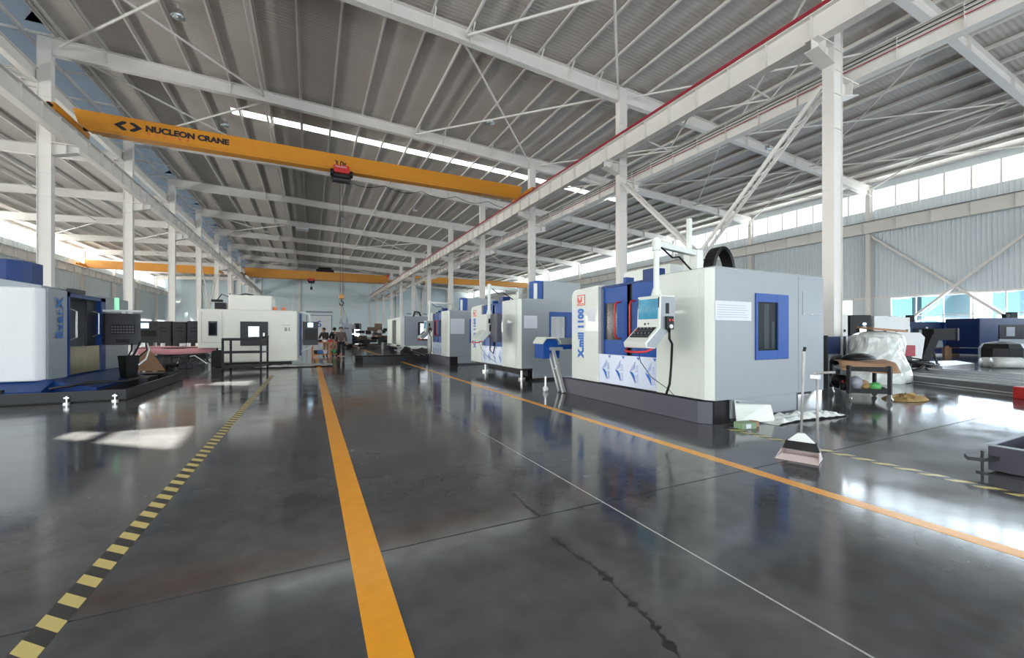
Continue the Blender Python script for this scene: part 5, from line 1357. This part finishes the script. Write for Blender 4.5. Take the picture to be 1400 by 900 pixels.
# near steel tank at the right edge
t = T('steel_tank', 'open dark grey steel tank on the floor at the right edge of the aisle', 'tank', (7.5, 1.5, 0))
Q = [Vector((6.18, 1.64, 0)), Vector((6.25, -.3, 0)), Vector((8.5, -.3, 0)), Vector((8.5, 1.64, 0))]
P('tank_bottom', MB().prism([(q.x, q.y) for q in Q], 'z', .06, .08), 'black', t)
for i in range(4):
    a, b = Q[i], Q[(i+1) % 4]
    P('tank_wall', MB().beam((a.x, a.y, .145), (b.x, b.y, .145), .012, .25), 'tankgrey', t)
    P('tank_rim', MB().beam((a.x, a.y, .272), (b.x, b.y, .272), .05, .01), 'midgrey', t)
P('divider', MB().beam((6.2, 1.15, .15), (8.5, 1.15, .15), .01, .22), 'dkgrey', t)
P('cross_rib', MB().beam((6.2, 1.15, .272), (8.5, 1.15, .272), .05, .012), 'midgrey', t)
P('drain_bracket', MB().prism([(5.93, 1.72), (5.98, 1.62), (6.20, 1.56), (6.22, 1.70), (6.05, 1.78)], 'z', .13, .165), 'iron', t)
P('drain_foot', MB().cyl((6.08, 1.66, .015), (6.08, 1.66, .22), .012, 8).cyl((6.08, 1.66, .0), (6.08, 1.66, .015), .045, 12), 'iron', t)

# blue machines and cabinets before the right windows
def bluebox(x, y, wx, wy, h, label, rz, extra):
    t = T('milling_machine', label, 'machine', (x, y, 0))
    def rb(n, c, s, m, **k):
        R = Matrix.Rotation(rz, 3, 'Z'); cc = R @ Vector(c) + Vector((x, y, 0)); return P(n, MB().rbox(cc, s, rz), m, t, **k)
    rb('base', (0, 0, .28), (wx*.9, wy*.9, .34), 'navy')
    rb('enclosure', (0, 0, h/2+.35), (wx, wy, h-.35), 'navy', bevel=.03)
    for s in (-1, 1): rb('levelling_foot', (s*wx*.38, -wy*.42, .06), (.4, .2, .12), 'metal')
    rb('door_opening', (wx*.08, -wy/2-.01, h*.68), (wx*.52, .03, h*.42), 'black')
    rb('work_piece', (0, -wy/2-.03, h*.7), (wx*.14, .03, h*.26), 'midgrey')
    rb('apron', (wx*.12, -wy/2-.02, h*.38), (wx*.62, .04, h*.22), 'ltgrey')
    for q in extra: rb('top_unit', q[0], q[1], q[2])
    rb('console_post', (wx*.44, -wy/2-.1, h*.72), (.12, .12, h*.6), 'royal')
    return t
bluebox(38.3, 10.1, 3.6, 2.0, 2.15, 'navy blue machine in front of the large windows, rightmost', -.46, [((.6, -.3, 2.45), (.25, .25, .3), 'black'), ((1.3, 0, 2.5), (.4, .3, .45), 'darkpart'), ((1.75, -1.05, 1.5), (.9, .2, 1.5), 'midgrey')])
bluebox(35.2, 13.0, 3.0, 2.0, 1.95, 'navy blue machine in front of the large windows, left one behind the white panel', -.46, [((.2, 0, 2.3), (.3, .3, .6), 'black'), ((-.6, 0, 2.1), (.6, .4, .2), 'iron'), ((-.9, -1.1, 1.4), (.08, .08, .8), 'plinth'), ((.2, -1.1, 1.4), (.08, .08, .8), 'plinth')])
t = T('cardboard_box', 'brown cardboard box on the floor between the two navy machines', 'box', (37.4, 11.8, 0))
P('box_body', MB().rbox((37.35, 11.75, .30), (.95, .6, .60), -.46), 'card', t, bevel=.01)
P('box_tape', MB().rbox((37.35, 11.75, .605), (.95, .08, .01), -.46), 'rag', t)
for i, (x, y, w) in enumerate(((18.1, 8.78, .34), (18.75, 8.45, .52), (19.45, 8.1, .36), (19.85, 7.92, .34), (20.2, 7.75, .34))):
    if i == 1:
        lab = 'open dark cabinet with wiring and a small lamp between the white cabinets'
    else:
        lab = ['white switch cabinet right against the nearest column', '', 'white switch cabinet right of the open wiring cabinet', 'second white switch cabinet right of the open wiring cabinet', 'last white switch cabinet of the row behind the wrapped load'][i]
    t = T('switch_cabinet', lab, 'cabinet', (x, y, 0), 'switch cabinets behind the nearest column')
    h = 2.12 - .03*i
    P('cabinet_body', MB().rbox((x, y, h/2+.4), (w*1.5, .5, h-.8), -.46), 'black' if i == 1 else 'plinth', t, bevel=.01)
    P('cabinet_stand', MB().rbox((x, y, .4), (w*1.2, .4, .8), -.46), 'iron', t)
    if i == 1:
        P('indicator', MB().ball((x-.05, y-.32, 1.75), .06), 'lit', t)
        P('wiring', MB().rbox((x-.1, y-.28, 1.45), (.25, .05, .4), -.46), 'metal', t)
    else: P('cabinet_handle', MB().rbox((x-.02, y-.3, 1.5), (.05, .03, .1), -.46), 'black', t)
t = T('tool_rack', 'dark blue rack with hanging plastic strips beside the nearest column', 'rack', (14.4, 7.0, 0))
P('rack_panel', MB().box(13.9, 15.4, 7.0, 7.05, .1, 1.32), 'midgrey', t)
P('rack_cover', MB().box(13.9, 14.6, 6.96, 7.0, .78, 1.30), 'navy', t)
for i in range(6): P('strip', MB().box(14.65+.12*i, 14.72+.12*i, 6.94, 6.99, .62+.05*(i % 2), 1.30), ['plinth', 'black', 'alu'][i % 3], t)
P('upright', MB().box(13.85, 13.92, 6.95, 7.1, 0, 1.34), 'iron', t)
P('upright', MB().box(15.38, 15.45, 6.95, 7.1, 0, 1.34), 'iron', t)

# outside: yard and buildings beyond the right windows
ST('ground', MB().box(41.6, 130, -60, 160, -.4, -.05), 'yard')
for i, (y0, y1, x, h) in enumerate(((16.3, 18.3, 70, 14), (22.4, 24.4, 70, 12), (25.7, 27.8, 71, 13), (50, 90, 75, 9))):
    t = T('building', ['pale blue building outside the right windows, rightmost', 'pale blue building outside the right windows, second from the right', 'narrow pale blue building outside the right windows', 'long pale blue building outside the right windows, farthest left'][i], 'building', (x, y0, 0), 'buildings outside the right windows')
    P('facade', MB().box(x, x+8, y0, y1, -.1, h), 'outb', t)
    P('window_strip', MB().box(x-.05, x, y0+.3, y1-.3, 3, 3.5).box(x-.05, x, y0+.3, y1-.3, 6, 6.5), 'printlight', t)
